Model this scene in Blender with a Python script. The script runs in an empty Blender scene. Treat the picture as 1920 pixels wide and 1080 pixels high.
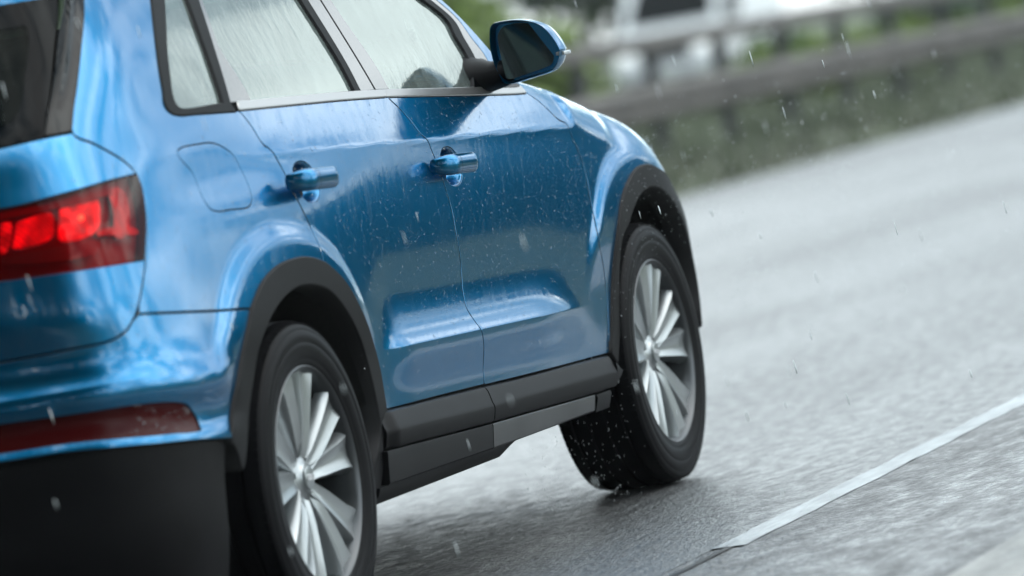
import bpy, bmesh, math, random
import numpy as np
from mathutils import Vector, Matrix
from mathutils.geometry import delaunay_2d_cdt
random.seed(7); rng = np.random.default_rng(7)
scene = bpy.context.scene
C = scene.collection
R = math.radians

# ---------------------------------------------------------------- camera, sky, sun, exposure
cd = bpy.data.cameras.new('camera'); cam = bpy.data.objects.new('camera', cd); C.objects.link(cam)
YAW, PITCH, ROLL = 0.330464, -0.041798, -0.167593
CAM = Vector((-10.92304, -5.14870, 1.16666))
fw = Vector((math.cos(YAW)*math.cos(PITCH), math.sin(YAW)*math.cos(PITCH), math.sin(PITCH)))
rt = fw.cross(Vector((0, 0, 1))).normalized(); up = rt.cross(fw)
r2 = rt*math.cos(ROLL)+up*math.sin(ROLL); u2 = up*math.cos(ROLL)-rt*math.sin(ROLL)
m = Matrix((r2, u2, -fw)).transposed().to_4x4(); m.translation = CAM
cam.matrix_world = m
cd.sensor_width = 36; cd.lens = 190.7954
cd.clip_start = .1; cd.clip_end = 2000
cd.dof.use_dof = True; cd.dof.focus_distance = 12.9; cd.dof.aperture_fstop = 2.7
scene.camera = cam

SUN_EL, SUN_AZ = R(52), R(-70)      # azimuth of the sun measured from +x (travel direction), to the right
w = bpy.data.worlds.new('World'); scene.world = w; w.use_nodes = True
nt = w.node_tree; nt.nodes.clear()
def N(t, nt=nt, **k):
    n = nt.nodes.new(t)
    for a, b in k.items():
        if a in n.inputs: n.inputs[a].default_value = b
        else: setattr(n, a, b)
    return n
def L(a, b, nt=nt): nt.links.new(a, b)
sky = N('ShaderNodeTexSky'); sky.sky_type = 'NISHITA'; sky.sun_disc = False
sky.sun_elevation = SUN_EL; sky.sun_rotation = R(90)-SUN_AZ; sky.air_density = 1.0; sky.dust_density = 2.0
skm = N('ShaderNodeVectorMath', operation='SCALE'); skm.inputs['Scale'].default_value = .085
L(sky.outputs[0], skm.inputs[0])
tc = N('ShaderNodeTexCoord'); mp = N('ShaderNodeMapping'); mp.inputs['Scale'].default_value = (1, 1, 2.6)
L(tc.outputs['Generated'], mp.inputs[0])
n1 = N('ShaderNodeTexNoise'); n1.inputs['Scale'].default_value = 2.6; n1.inputs['Detail'].default_value = 7
n1.inputs['Roughness'].default_value = .55; n1.inputs['Distortion'].default_value = .35
L(mp.outputs[0], n1.inputs['Vector'])
cov = N('ShaderNodeMapRange'); cov.inputs[1].default_value = .42; cov.inputs[2].default_value = .57
cov.inputs[3].default_value = .42; cov.inputs[4].default_value = 1.0; L(n1.outputs[0], cov.inputs[0])
# cloud brightness: mottled grey-white, evenly lit overcast
n2 = N('ShaderNodeTexNoise'); n2.inputs['Scale'].default_value = 5.5; n2.inputs['Detail'].default_value = 6
L(mp.outputs[0], n2.inputs['Vector'])
cr = N('ShaderNodeValToRGB'); L(n2.outputs[0], cr.inputs[0])
cr.color_ramp.elements[0].position = .41; cr.color_ramp.elements[0].color = (.50, .70, .84, 1)
cr.color_ramp.elements[1].position = .57; cr.color_ramp.elements[1].color = (2.75, 2.95, 2.95, 1)
mx = N('ShaderNodeMix'); mx.data_type = 'RGBA'
L(cov.outputs[0], mx.inputs[0]); L(skm.outputs[0], mx.inputs[6]); L(cr.outputs[0], mx.inputs[7])
bg = N('ShaderNodeBackground'); bg.inputs[1].default_value = 1.0; L(mx.outputs[2], bg.inputs[0])
wo = N('ShaderNodeOutputWorld'); L(bg.outputs[0], wo.inputs[0])

sd = bpy.data.lights.new('sun', 'SUN'); sd.energy = .7; sd.angle = R(60); sd.color = (1, .96, .9)
so = bpy.data.objects.new('sun', sd); C.objects.link(so)
so.rotation_euler = (Vector((-math.cos(SUN_EL)*math.cos(SUN_AZ), -math.cos(SUN_EL)*math.sin(SUN_AZ), -math.sin(SUN_EL)))).to_track_quat('-Z', 'Y').to_euler()
scene.view_settings.view_transform = 'Standard'; scene.view_settings.look = 'None'
scene.view_settings.exposure = .42; scene.view_settings.gamma = 1
scene.render.engine = 'CYCLES'
scene.cycles.max_bounces = 8; scene.cycles.transparent_max_bounces = 10; scene.cycles.glossy_bounces = 4
scene.cycles.caustics_reflective = False; scene.cycles.caustics_refractive = False
scene.cycles.volume_bounces = 0

# ---------------------------------------------------------------- materials
M = {}
def mat(name, base=(.5, .5, .5), rough=.5, metal=0, coat=0, coat_rough=.05, emit=None, estr=0, spec=.5, ior=1.5,
        bump=None, vary=None, trans=0):
    m = bpy.data.materials.new(name); m.use_nodes = True; M[name] = m
    t = m.node_tree; b = t.nodes['Principled BSDF']
    b.inputs['Base Color'].default_value = (*base, 1); b.inputs['Roughness'].default_value = rough
    b.inputs['Metallic'].default_value = metal; b.inputs['Coat Weight'].default_value = coat
    b.inputs['Coat Roughness'].default_value = coat_rough; b.inputs['IOR'].default_value = ior
    b.inputs['Specular IOR Level'].default_value = spec
    if trans: b.inputs['Transmission Weight'].default_value = trans
    if emit: b.inputs['Emission Color'].default_value = (*emit, 1); b.inputs['Emission Strength'].default_value = estr
    o = t.nodes.new('ShaderNodeTexCoord')
    if vary:      # vary = (scale, amount): mottled tone
        sc, am = vary[:2]
        mp = t.nodes.new('ShaderNodeMapping'); mp.inputs['Scale'].default_value = vary[2] if len(vary) > 2 else (1, 1, 1)
        t.links.new(o.outputs['Object'], mp.inputs[0])
        n = t.nodes.new('ShaderNodeTexNoise'); n.inputs['Scale'].default_value = sc; n.inputs['Detail'].default_value = 6
        t.links.new(mp.outputs[0], n.inputs['Vector'])
        h = t.nodes.new('ShaderNodeMapRange'); h.inputs[1].default_value = .3; h.inputs[2].default_value = .7
        h.inputs[3].default_value = 1-am; h.inputs[4].default_value = 1+am
        t.links.new(n.outputs[0], h.inputs[0])
        v = t.nodes.new('ShaderNodeVectorMath'); v.operation = 'SCALE'; v.inputs[0].default_value = base
        t.links.new(h.outputs[0], v.inputs['Scale']); t.links.new(v.outputs[0], b.inputs['Base Color'])
    if bump:      # bump = (scale, strength, distance, stretch)
        mp = t.nodes.new('ShaderNodeMapping'); mp.inputs['Scale'].default_value = bump[3] if len(bump) > 3 else (1, 1, 1)
        t.links.new(o.outputs['Object'], mp.inputs[0])
        n = t.nodes.new('ShaderNodeTexNoise'); n.inputs['Scale'].default_value = bump[0]; n.inputs['Detail'].default_value = 4
        t.links.new(mp.outputs[0], n.inputs['Vector'])
        u = t.nodes.new('ShaderNodeBump'); u.inputs['Strength'].default_value = bump[1]; u.inputs['Distance'].default_value = bump[2]
        t.links.new(n.outputs[0], u.inputs['Height']); t.links.new(u.outputs[0], b.inputs['Normal'])
        if coat: t.links.new(u.outputs[0], b.inputs['Coat Normal'])
    return m

def wet_streaks(m, rough_lo, rough_hi, bdist=.00025, sock='Coat Roughness'):
    """run-off films of water: streaks leaning backwards as the wind drags them"""
    t = m.node_tree; b = t.nodes['Principled BSDF']
    o = t.nodes.new('ShaderNodeTexCoord'); rot = t.nodes.new('ShaderNodeMapping')
    rot.inputs['Rotation'].default_value = (0, R(-22), 0)
    t.links.new(o.outputs['Object'], rot.inputs[0])
    mp = t.nodes.new('ShaderNodeMapping'); mp.inputs['Scale'].default_value = (34, 34, 3.2)
    t.links.new(rot.outputs[0], mp.inputs[0])
    n = t.nodes.new('ShaderNodeTexNoise'); n.inputs['Scale'].default_value = 1.0; n.inputs['Detail'].default_value = 5
    n.inputs['Roughness'].default_value = .6
    t.links.new(mp.outputs[0], n.inputs['Vector'])
    h = t.nodes.new('ShaderNodeMapRange'); h.inputs[1].default_value = .38; h.inputs[2].default_value = .66
    h.inputs[3].default_value = rough_lo; h.inputs[4].default_value = rough_hi
    t.links.new(n.outputs[0], h.inputs[0]); t.links.new(h.outputs[0], b.inputs[sock])
    n3 = t.nodes.new('ShaderNodeTexNoise'); n3.inputs['Scale'].default_value = 150; n3.inputs['Detail'].default_value = 2
    t.links.new(o.outputs['Object'], n3.inputs['Vector'])
    ad = t.nodes.new('ShaderNodeMath'); ad.operation = 'MULTIPLY_ADD'; ad.inputs[1].default_value = .25
    t.links.new(n3.outputs[0], ad.inputs[0]); t.links.new(n.outputs[0], ad.inputs[2])
    u = t.nodes.new('ShaderNodeBump'); u.inputs['Strength'].default_value = 1; u.inputs['Distance'].default_value = bdist
    t.links.new(ad.outputs[0], u.inputs['Height'])
    t.links.new(u.outputs[0], b.inputs['Coat Normal' if sock == 'Coat Roughness' else 'Normal'])

paint = mat('blue_metallic_paint', (.0001, .160, .350), .28, .93, coat=1, coat_rough=.03, ior=1.5)
paint.node_tree.nodes['Principled BSDF'].inputs['Coat IOR'].default_value = 1.6
pb = paint.node_tree.nodes['Principled BSDF']; pb.inputs['Specular Tint'].default_value = (.01, .52, .66, 1); pb.inputs['Specular IOR Level'].default_value = .05
wet_streaks(paint, .012, .15, .00022)
mat('black_trim', (.007, .007, .008), .48, bump=(320, .4, .0004), vary=(7, .25), spec=.12)
mat('sill_strip', (.030, .031, .033), .40, bump=(320, .4, .0004), vary=(7, .25))
mat('rubber_seal', (.008, .009, .010), .5, spec=.08)
mat('pillar_trim', (.05, .052, .055), .16, spec=.6, coat=.6, coat_rough=.1, bump=(90, .12, .0006))
mat('satin_moulding', (.42, .42, .42), .28, .85)
mat('gloss_black', (.002, .003, .004), .08, spec=.07)
mat('dark_cavity', (.008, .008, .009), .85)
mat('mud_liner', (.010, .010, .010), .9, bump=(60, .6, .004))
mat('tyre_rubber', (.005, .005, .006), .42, bump=(160, .2, .0006), spec=.12, ior=1.35)
mat('rim_silver', (.36, .385, .395), .30, .8, coat=.3, coat_rough=.12, bump=(9, .15, .004))
mat('rim_barrel', (.10, .105, .11), .34, .8)
mat('brake_steel', (.22, .22, .22), .4, .9, bump=(30, .3, .002))
mat('chrome', (.75, .76, .78), .12, 1)
mat('seat_fabric', (.02, .022, .024), .9)
mat('mirror_glass', (.26, .34, .36), .04, 1.0)
mat('lamp_housing', (.30, .006, .014), .35)
def glow_red(name, lo, hi):
    m = mat(name, (.35, .004, .012), .25, coat=1); t = m.node_tree; b = t.nodes['Principled BSDF']; o = t.nodes.new('ShaderNodeTexCoord')
    n = t.nodes.new('ShaderNodeTexNoise'); n.inputs['Scale'].default_value = 30; n.inputs['Detail'].default_value = 3; t.links.new(o.outputs['Object'], n.inputs['Vector'])
    wv = t.nodes.new('ShaderNodeTexWave'); wv.inputs['Scale'].default_value = 75; wv.inputs['Distortion'].default_value = .6; t.links.new(o.outputs['Object'], wv.inputs['Vector'])
    ad = t.nodes.new('ShaderNodeMath'); ad.operation = 'MULTIPLY_ADD'; ad.inputs[1].default_value = .22; t.links.new(wv.outputs['Fac'], ad.inputs[0]); t.links.new(n.outputs[0], ad.inputs[2])
    h = t.nodes.new('ShaderNodeMapRange'); h.inputs[1].default_value = .42; h.inputs[2].default_value = .85; h.inputs[3].default_value = lo; h.inputs[4].default_value = hi
    t.links.new(ad.outputs[0], h.inputs[0]); t.links.new(h.outputs[0], b.inputs['Emission Strength']); b.inputs['Emission Color'].default_value = (1, .012, .045, 1)
glow_red('lamp_red', .12, 1.5); glow_red('lamp_red_dim', .05, .55)
mat('lamp_clear', (.32, .27, .24), .25, coat=1)
mat('bulb_glow', (1, .5, .2), .3, emit=(1, .35, .12), estr=5)
mat('reflector_red', (.045, .0015, .002), .25, spec=.15, coat=0, bump=(40, .1, .001))
mat('plate_white', (.6, .6, .6), .4)
mat('headlamp_glass', (.5, .53, .55), .08, coat=1)

# a thin film of road dirt and water streaks greys the paint slightly
t = paint.node_tree; b = pb; o = t.nodes.new('ShaderNodeTexCoord'); ro = t.nodes.new('ShaderNodeMapping'); ro.inputs['Rotation'].default_value = (0, R(-20), 0); t.links.new(o.outputs['Object'], ro.inputs[0])
mp_ = t.nodes.new('ShaderNodeMapping'); mp_.inputs['Scale'].default_value = (85, 85, 6); t.links.new(ro.outputs[0], mp_.inputs[0])
nn_ = t.nodes.new('ShaderNodeTexNoise'); nn_.inputs['Scale'].default_value = 1; nn_.inputs['Detail'].default_value = 6; nn_.inputs['Roughness'].default_value = .7; t.links.new(mp_.outputs[0], nn_.inputs['Vector'])
h_ = t.nodes.new('ShaderNodeMapRange'); h_.inputs[1].default_value = .48; h_.inputs[2].default_value = .74; h_.inputs[3].default_value = 0; h_.inputs[4].default_value = .14; t.links.new(nn_.outputs[0], h_.inputs[0])
mx_ = t.nodes.new('ShaderNodeMix'); mx_.data_type = 'RGBA'; mx_.inputs[6].default_value = b.inputs['Base Color'].default_value; mx_.inputs[7].default_value = (.09, .23, .38, 1)
t.links.new(h_.outputs[0], mx_.inputs[0]); t.links.new(mx_.outputs[2], b.inputs['Base Color'])

def glass(name, tint, refl_ior=1.75, rough=.02, haze=.35, haze_col=(.5, .6, .58), bumpd=.0004):
    """wet tinted pane: what lies behind shows through, the sky mirrors on it, a film of water clouds it"""
    m = bpy.data.materials.new(name); m.use_nodes = True; M[name] = m
    t = m.node_tree; t.nodes.clear()
    def n(ty): return t.nodes.new(ty)
    o = n('ShaderNodeOutputMaterial'); tr = n('ShaderNodeBsdfTransparent'); tr.inputs[0].default_value = (*tint, 1)
    gl = n('ShaderNodeBsdfGlossy'); gl.inputs['Roughness'].default_value = rough; gl.inputs[0].default_value = (.93, 1, .97, 1)
    df = n('ShaderNodeBsdfDiffuse'); df.inputs[0].default_value = (*haze_col, 1)
    fr = n('ShaderNodeFresnel'); fr.inputs[0].default_value = refl_ior
    tcn = n('ShaderNodeTexCoord'); mp = n('ShaderNodeMapping'); mp.inputs['Scale'].default_value = (26, 26, 5)
    mp.inputs['Rotation'].default_value = (0, R(-30), 0)
    t.links.new(tcn.outputs['Object'], mp.inputs[0])
    ns = n('ShaderNodeTexNoise'); ns.inputs['Detail'].default_value = 5; ns.inputs['Scale'].default_value = 1; ns.inputs['Roughness'].default_value = .65
    t.links.new(mp.outputs[0], ns.inputs['Vector'])
    bu = n('ShaderNodeBump'); bu.inputs['Distance'].default_value = bumpd; t.links.new(ns.outputs[0], bu.inputs['Height'])
    t.links.new(bu.outputs[0], gl.inputs['Normal'])
    mr = n('ShaderNodeMapRange'); mr.inputs[1].default_value = .3; mr.inputs[2].default_value = .7
    mr.inputs[3].default_value = haze*.6; mr.inputs[4].default_value = haze*1.4; t.links.new(ns.outputs[0], mr.inputs[0])
    m1 = n('ShaderNodeMixShader'); t.links.new(mr.outputs[0], m1.inputs[0]); t.links.new(tr.outputs[0], m1.inputs[1]); t.links.new(df.outputs[0], m1.inputs[2])
    m2 = n('ShaderNodeMixShader'); t.links.new(fr.outputs[0], m2.inputs[0]); t.links.new(m1.outputs[0], m2.inputs[1]); t.links.new(gl.outputs[0], m2.inputs[2])
    t.links.new(m2.outputs[0], o.inputs[0]); return m
glass('side_glass', (.30, .40, .38), 1.95, .03, .20)
glass('privacy_glass', (.022, .038, .034), 1.14, .05, .02, (.05, .08, .07))
mat('blade_gloss', (.003, .004, .005), .10, spec=.22)
glass('red_lens', (.80, .06, .07), 1.25, .05, .05, (.35, .01, .02), .00008)
glass('van_glass', (.1, .14, .15), 1.6, .05, .1)

m = bpy.data.materials.new('spray_white'); m.use_nodes = True; M['spray_white'] = m; t = m.node_tree; t.nodes.clear()
o = t.nodes.new('ShaderNodeOutputMaterial'); a = t.nodes.new('ShaderNodeBsdfTransparent'); b = t.nodes.new('ShaderNodeBsdfDiffuse'); c = t.nodes.new('ShaderNodeBsdfTranslucent')
b.inputs[0].default_value = (.95, .98, 1, 1); c.inputs[0].default_value = (.95, .98, 1, 1)
x1 = t.nodes.new('ShaderNodeMixShader'); x1.inputs[0].default_value = .5; t.links.new(b.outputs[0], x1.inputs[1]); t.links.new(c.outputs[0], x1.inputs[2])
x2 = t.nodes.new('ShaderNodeMixShader'); x2.inputs[0].default_value = .62; t.links.new(a.outputs[0], x2.inputs[1]); t.links.new(x1.outputs[0], x2.inputs[2]); t.links.new(x2.outputs[0], o.inputs[0])

# ---------------------------------------------------------------- helpers
def link(o, parent=None):
    C.objects.link(o)
    if parent is not None: o.parent = parent
    return o
def empty(name, loc=(0, 0, 0), rz=0, label=None, cat=None, group=None):
    o = bpy.data.objects.new(name, None); link(o); o.location = loc; o.rotation_euler = (0, 0, rz)
    o.empty_display_size = .2
    if label: o['label'] = label
    if cat: o['category'] = cat
    if group: o['group'] = group
    return o
def make(name, V, Fc, m, parent=None, smooth=True, normals=None, mats=None, fm=None):
    me = bpy.data.meshes.new(name); me.from_pydata([tuple(map(float, v)) for v in V], [], [tuple(map(int, f)) for f in Fc])
    for k in (mats or [m]): me.materials.append(k)
    if fm is not None: me.polygons.foreach_set('material_index', fm)
    me.polygons.foreach_set('use_smooth', [smooth]*len(me.polygons))
    me.update()
    if normals is not None: me.normals_split_custom_set_from_vertices([tuple(map(float, n)) for n in normals])
    return link(bpy.data.objects.new(name, me), parent)
class MB:
    """collects shapes into one mesh"""
    def __init__(s): s.V = []; s.F = []; s.m = []; s.mi = 0
    def add(s, V, F):
        b = len(s.V); s.V += [tuple(v) for v in V]; s.F += [tuple(i+b for i in f) for f in F]; s.m += [s.mi]*len(F); return s
    def box(s, x0, x1, y0, y1, z0, z1, bev=0):
        b = min(bev, (x1-x0)/2.01, (y1-y0)/2.01, (z1-z0)/2.01)
        if b <= 0:
            V = [(x, y, z) for x in (x0, x1) for y in (y0, y1) for z in (z0, z1)]
            return s.add(V, [(0, 1, 3, 2), (4, 6, 7, 5), (0, 4, 5, 1), (2, 3, 7, 6), (0, 2, 6, 4), (1, 5, 7, 3)])
        bm = bmesh.new(); bmesh.ops.create_cube(bm, size=1)
        for v in bm.verts:
            v.co = ((x0+x1)/2+v.co.x*(x1-x0), (y0+y1)/2+v.co.y*(y1-y0), (z0+z1)/2+v.co.z*(z1-z0))
        bmesh.ops.bevel(bm, geom=bm.edges[:], offset=b, segments=2, affect='EDGES', profile=.5)
        bm.verts.index_update(); V = [tuple(v.co) for v in bm.verts]; Fc = [tuple(v.index for v in f.verts) for f in bm.faces]; bm.free()
        return s.add(V, Fc)
    def lathe(s, prof, n=96, c=(0, 0, 0), close=False):
        """prof = [(r, y)]; axis along y"""
        V = []; k = len(prof)
        for i in range(n):
            a = 2*math.pi*i/n
            for r, y in prof: V.append((c[0]+r*math.cos(a), c[1]+y, c[2]+r*math.sin(a)))
        Fc = []
        for i in range(n):
            j = (i+1) % n
            for q in range(k-1+(1 if close else 0)):
                q2 = (q+1) % k; Fc.append((i*k+q, i*k+q2, j*k+q2, j*k+q))
        return s.add(V, Fc)
    def tube(s, pts, r, n=8, caps=True):
        pts = [Vector(p) for p in pts]; rs = r if hasattr(r, '__len__') else [r]*len(pts)
        V = []; Fc = []
        for i, p in enumerate(pts):
            d = (pts[min(i+1, len(pts)-1)]-pts[max(i-1, 0)]).normalized()
            a = d.cross(Vector((0, 0, 1)) if abs(d.z) < .9 else Vector((1, 0, 0))).normalized(); b = d.cross(a)
            for k in range(n):
                t = 2*math.pi*k/n; V.append(tuple(p+(a*math.cos(t)+b*math.sin(t))*rs[i]))
        for i in range(len(pts)-1):
            for k in range(n): Fc.append((i*n+k, i*n+(k+1) % n, (i+1)*n+(k+1) % n, (i+1)*n+k))
        if caps: Fc.append(tuple(range(n))[::-1]); Fc.append(tuple((len(pts)-1)*n+k for k in range(n)))
        return s.add(V, Fc)
    def build(s, name, m, parent=None, smooth=True, auto=None):
        o = make(name, s.V, s.F, m, parent, smooth, mats=m if isinstance(m, list) else None, fm=s.m if isinstance(m, list) else None)
        if auto is not None:
            me = o.data; bm = bmesh.new(); bm.from_mesh(me); bmesh.ops.recalc_face_normals(bm, faces=bm.faces)
            for e in bm.edges: e.smooth = len(e.link_faces) != 2 or e.calc_face_angle(0) < R(auto)
            bm.to_mesh(me); bm.free()
        return o
def mirrored(o, parent):
    """the same part for the left side of the car"""
    me = o.data.copy(); n = len(me.vertices); co = np.empty(n*3); me.vertices.foreach_get('co', co)
    co = co.reshape(-1, 3); co[:, 1] *= -1; me.vertices.foreach_set('co', co.ravel()); me.flip_normals(); me.update()
    c = bpy.data.objects.new(o.name.split('.')[0], me); link(c, parent); c.location = (o.location[0], -o.location[1], o.location[2])
    for k in ('label', 'kind'):
        if k in o: c[k] = o[k]
    return c
HAZE = .0003
# ================================================================ ground, road, verge
def ground_mat(name, lo, hi, sc, stretch, r0, r1, bsc, bd, coat=0, spec=.5, rsc=.8, grain=.25):
    m = bpy.data.materials.new(name); m.use_nodes = True; M[name] = m
    t = m.node_tree; b = t.nodes['Principled BSDF']; o = t.nodes.new('ShaderNodeTexCoord')
    b.inputs['Specular IOR Level'].default_value = spec; b.inputs['Coat Weight'].default_value = coat; b.inputs['Coat IOR'].default_value = 1.33
    def noise(scale, st, det=6, ro=.6):
        mp = t.nodes.new('ShaderNodeMapping'); mp.inputs['Scale'].default_value = st; t.links.new(o.outputs['Object'], mp.inputs[0])
        n = t.nodes.new('ShaderNodeTexNoise'); n.inputs['Scale'].default_value = scale; n.inputs['Detail'].default_value = det
        n.inputs['Roughness'].default_value = ro; t.links.new(mp.outputs[0], n.inputs['Vector']); return n
    n = noise(sc, stretch); c = t.nodes.new('ShaderNodeValToRGB'); t.links.new(n.outputs[0], c.inputs[0])
    c.color_ramp.elements[0].position = .35; c.color_ramp.elements[0].color = (*lo, 1)
    c.color_ramp.elements[1].position = .66; c.color_ramp.elements[1].color = (*hi, 1); t.links.new(c.outputs[0], b.inputs['Base Color'])
    q = noise(rsc, (.25, 1.6, 1), 5); h = t.nodes.new('ShaderNodeMapRange'); h.inputs[1].default_value = .35; h.inputs[2].default_value = .62
    h.inputs[3].default_value = r0; h.inputs[4].default_value = r1; t.links.new(q.outputs[0], h.inputs[0])
    t.links.new(h.outputs[0], b.inputs['Roughness']); t.links.new(h.outputs[0], b.inputs['Coat Roughness'])
    k = noise(bsc, (.40, 1, 1), 5, .68); k2 = noise(bsc*4.2, (.45, 1, 1), 3)
    ad = t.nodes.new('ShaderNodeMath'); ad.operation = 'MULTIPLY_ADD'; ad.inputs[1].default_value = .45
    t.links.new(k2.outputs[0], ad.inputs[0]); t.links.new(k.outputs[0], ad.inputs[2])
    # stones stand out of the water film: rough crests, smoother hollows
    h2 = t.nodes.new('ShaderNodeMapRange'); h2.inputs[1].default_value = .55; h2.inputs[2].default_value = .9; h2.inputs[3].default_value = 0; h2.inputs[4].default_value = grain
    t.links.new(ad.outputs[0], h2.inputs[0]); a2 = t.nodes.new('ShaderNodeMath'); a2.operation = 'ADD'; a2.use_clamp = True
    t.links.new(h.outputs[0], a2.inputs[0]); t.links.new(h2.outputs[0], a2.inputs[1])
    t.links.new(a2.outputs[0], b.inputs['Roughness']); t.links.new(a2.outputs[0], b.inputs['Coat Roughness'])
    u = t.nodes.new('ShaderNodeBump'); u.inputs['Distance'].default_value = bd; u.inputs['Strength'].default_value = 1
    t.links.new(ad.outputs[0], u.inputs['Height']); t.links.new(u.outputs[0], b.inputs['Normal']); t.links.new(u.outputs[0], b.inputs['Coat Normal'])
    return m
ground_mat('wet_asphalt', (.014, .015, .016), (.062, .063, .064), 30, (.35, 1, 1), .22, .34, 22, .014, coat=.8, rsc=.5, grain=.24)
ground_mat('wet_asphalt_rough', (.010, .011, .012), (.105, .106, .108), 26, (.4, 1, 1), .24, .36, 13, .026, coat=.8, grain=.42)
ground_mat('concrete', (.20, .205, .20), (.30, .30, .29), 12, (.3, 1, 1), .4, .55, 30, .006, coat=.3)
ground_mat('grass_ground', (.05, .065, .035), (.09, .11, .06), 3, (1, 1, 1), .8, .9, 20, .03)
mat('road_paint', (.27, .30, .32), .45, coat=.3, bump=(40, .6, .006, (.4, 1, 1)), vary=(16, .35, (.3, 1, 1)))
mat('tar_seam', (.01, .01, .011), .3)

def sheet(name, x0, x1, y0, y1, z, m, kind='structure', nx=1):
    V = []; Fc = []
    for i in range(nx+1):
        x = x0+(x1-x0)*i/nx; V += [(x, y0, z), (x, y1, z)]
    for i in range(nx): Fc.append((2*i, 2*i+2, 2*i+3, 2*i+1))
    o = make(name, V, Fc, m, smooth=False)
    if kind: o['kind'] = kind
    return o
sheet('ground', -600, 900, -500, 500, -.02, M['grass_ground'])
sheet('road', -400, 700, -1.52, 6.05, 0, M['wet_asphalt'])
sheet('hard_shoulder', -400, 700, -2.37, -1.60, 0, M['wet_asphalt_rough'])
sheet('line_bed', -400, 700, -1.60, -1.52, -.004, M['tar_seam'])
sheet('concrete_edge', -400, 700, -3.1, -2.37, .004, M['concrete'])
sheet('opposite_road', -400, 700, 19.5, 28.5, 0, M['wet_asphalt'])
# the edge line is laid over the joint, in strokes
def stroke(x0, x1):
    V = []; Fc = []; n = max(2, int((x1-x0)/.12))
    for i in range(n+1):
        x = x0+(x1-x0)*i/n; j = .003*math.sin(x*9)+.0025*math.sin(x*23)+random.uniform(-.002, .002); e = 0
        V += [(x+e, -1.601+j, .0015), (x+e*.3, -1.519-j, .0015)]
    for i in range(n): Fc.append((2*i, 2*i+2, 2*i+3, 2*i+1))
    o = make('edge_line', V, Fc, M['road_paint'], smooth=False); o['kind'] = 'structure'
stroke(.72, 260)
# tar seam left of the stroke
sheet('tar_seam', -60, .70, -1.575, -1.555, .002, M['tar_seam'])
sheet('tar_infill', -400, .70, -1.60, -1.52, -.001, M['wet_asphalt_rough'])

# verge: a low bank of earth and grass under the rail, rising from the road edge
V = []; Fc = []; prof = [(6.05, -.01), (6.6, .03), (7.4, .07), (9.5, .10), (14, .12), (18, .06), (19.5, -.01)]
nx = 300
for i in range(nx+1):
    x = -40+i*240/nx
    for j, (y, z) in enumerate(prof): V.append((x, y, z+(random.uniform(-.03, .03) if 0 < j < len(prof)-1 else 0)))
k = len(prof)
for i in range(nx):
    for j in range(k-1): Fc.append((i*k+j, (i+1)*k+j, (i+1)*k+j+1, i*k+j+1))
mat('wet_grass', (.105, .125, .080), .5, vary=(1.1, .45)); mat('dry_grass', (.17, .175, .14), .6, vary=(1.5, .3))
o = make('verge', V, Fc, M['grass_ground'], smooth=True); o['kind'] = 'structure'
def blades(name, n, x0, x1, y0, y1, h0, h1, m, wdt=.03):
    x = x0+(x1-x0)*rng.random(n)**1.2; y = rng.uniform(y0, y1, n); h = rng.uniform(h0, h1, n)*(.6+.5*np.sin(x*1.7)*np.sin(x*.43+y))
    z = np.interp(y, [p[0] for p in prof], [p[1] for p in prof])-.02; a = rng.uniform(0, 6.28, n); l = rng.normal(0, .35, (n, 2))*h[:, None]
    P = np.zeros((n, 3, 3)); P[:, 0] = np.stack([x-wdt*np.cos(a), y-wdt*np.sin(a), z], 1); P[:, 1] = np.stack([x+wdt*np.cos(a), y+wdt*np.sin(a), z], 1)
    P[:, 2] = np.stack([x+l[:, 0], y+l[:, 1], z+np.clip(h, .04, 9)], 1)
    me = bpy.data.meshes.new(name); me.vertices.add(n*3); me.vertices.foreach_set('co', P.ravel()); me.loops.add(n*3)
    me.loops.foreach_set('vertex_index', np.arange(n*3)); me.polygons.add(n); me.polygons.foreach_set('loop_start', np.arange(n)*3)
    me.materials.append(m); me.update(calc_edges=True); me.validate()
    o = link(bpy.data.objects.new(name, me)); o['kind'] = 'stuff'; return o
g = blades('grass', 60000, 12, 120, 6.15, 18, .08, .34, M['wet_grass']); g['label'] = 'wet green grass on the verge under the crash barrier'; g['category'] = 'grass'
g = blades('dry_grass', 14000, 12, 110, 6.1, 7.6, .05, .16, M['dry_grass']); g['label'] = 'pale trampled grass along the far road edge'; g['category'] = 'grass'

# ================================================================ crash barrier
mat('weathered_steel', (.125, .115, .108), .55, .25, bump=(14, .5, .006), vary=(2.5, .3)); mat('post_steel', (.05, .052, .055), .7, vary=(5, .3))
gr = empty('crash_barrier', (20, 8, 0), 0, 'grey steel crash barrier with two beams on dark posts beyond the far lane', 'crash barrier')
# beam section (y toward road is -): a W profile
wprof = [(.02, .0), (-.01, .02), (-.06, .05), (-.06, .10), (0., .13), (0., .17), (-.06, .20), (-.06, .25), (-.01, .28), (.02, .30)]
def beam(z0, scale, x0, x1, name):
    V = []; th = .012; pr = [(y-.05, z0+z*scale) for y, z in wprof]; pr += [(y+th, z) for y, z in pr[::-1]]
    n = len(pr)
    for x in (x0, x1): V += [(x, y, z) for y, z in pr]
    Fc = [(i, (i+1) % n, n+(i+1) % n, n+i) for i in range(n)]+[tuple(range(n)), tuple(range(2*n-1, n-1, -1))]
    o = make(name, V, Fc, M['weathered_steel'], gr, smooth=False); return o
x = -12
while x < 130:
    beam(.45, 1.0, x+.004, x+3.996, 'lower_beam')
    mb = MB(); mb.box(x+.004, x+3.996, -.07, .06, 1.03, 1.165, .02); mb.build('upper_beam', M['weathered_steel'], gr, False)
    x += 4
pm = MB(); pm.box(-.05, .05, .0, .11, -.05, 1.06, .01); pm.box(-.045, .045, -.045, .0, .52, .68, .008)
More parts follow.
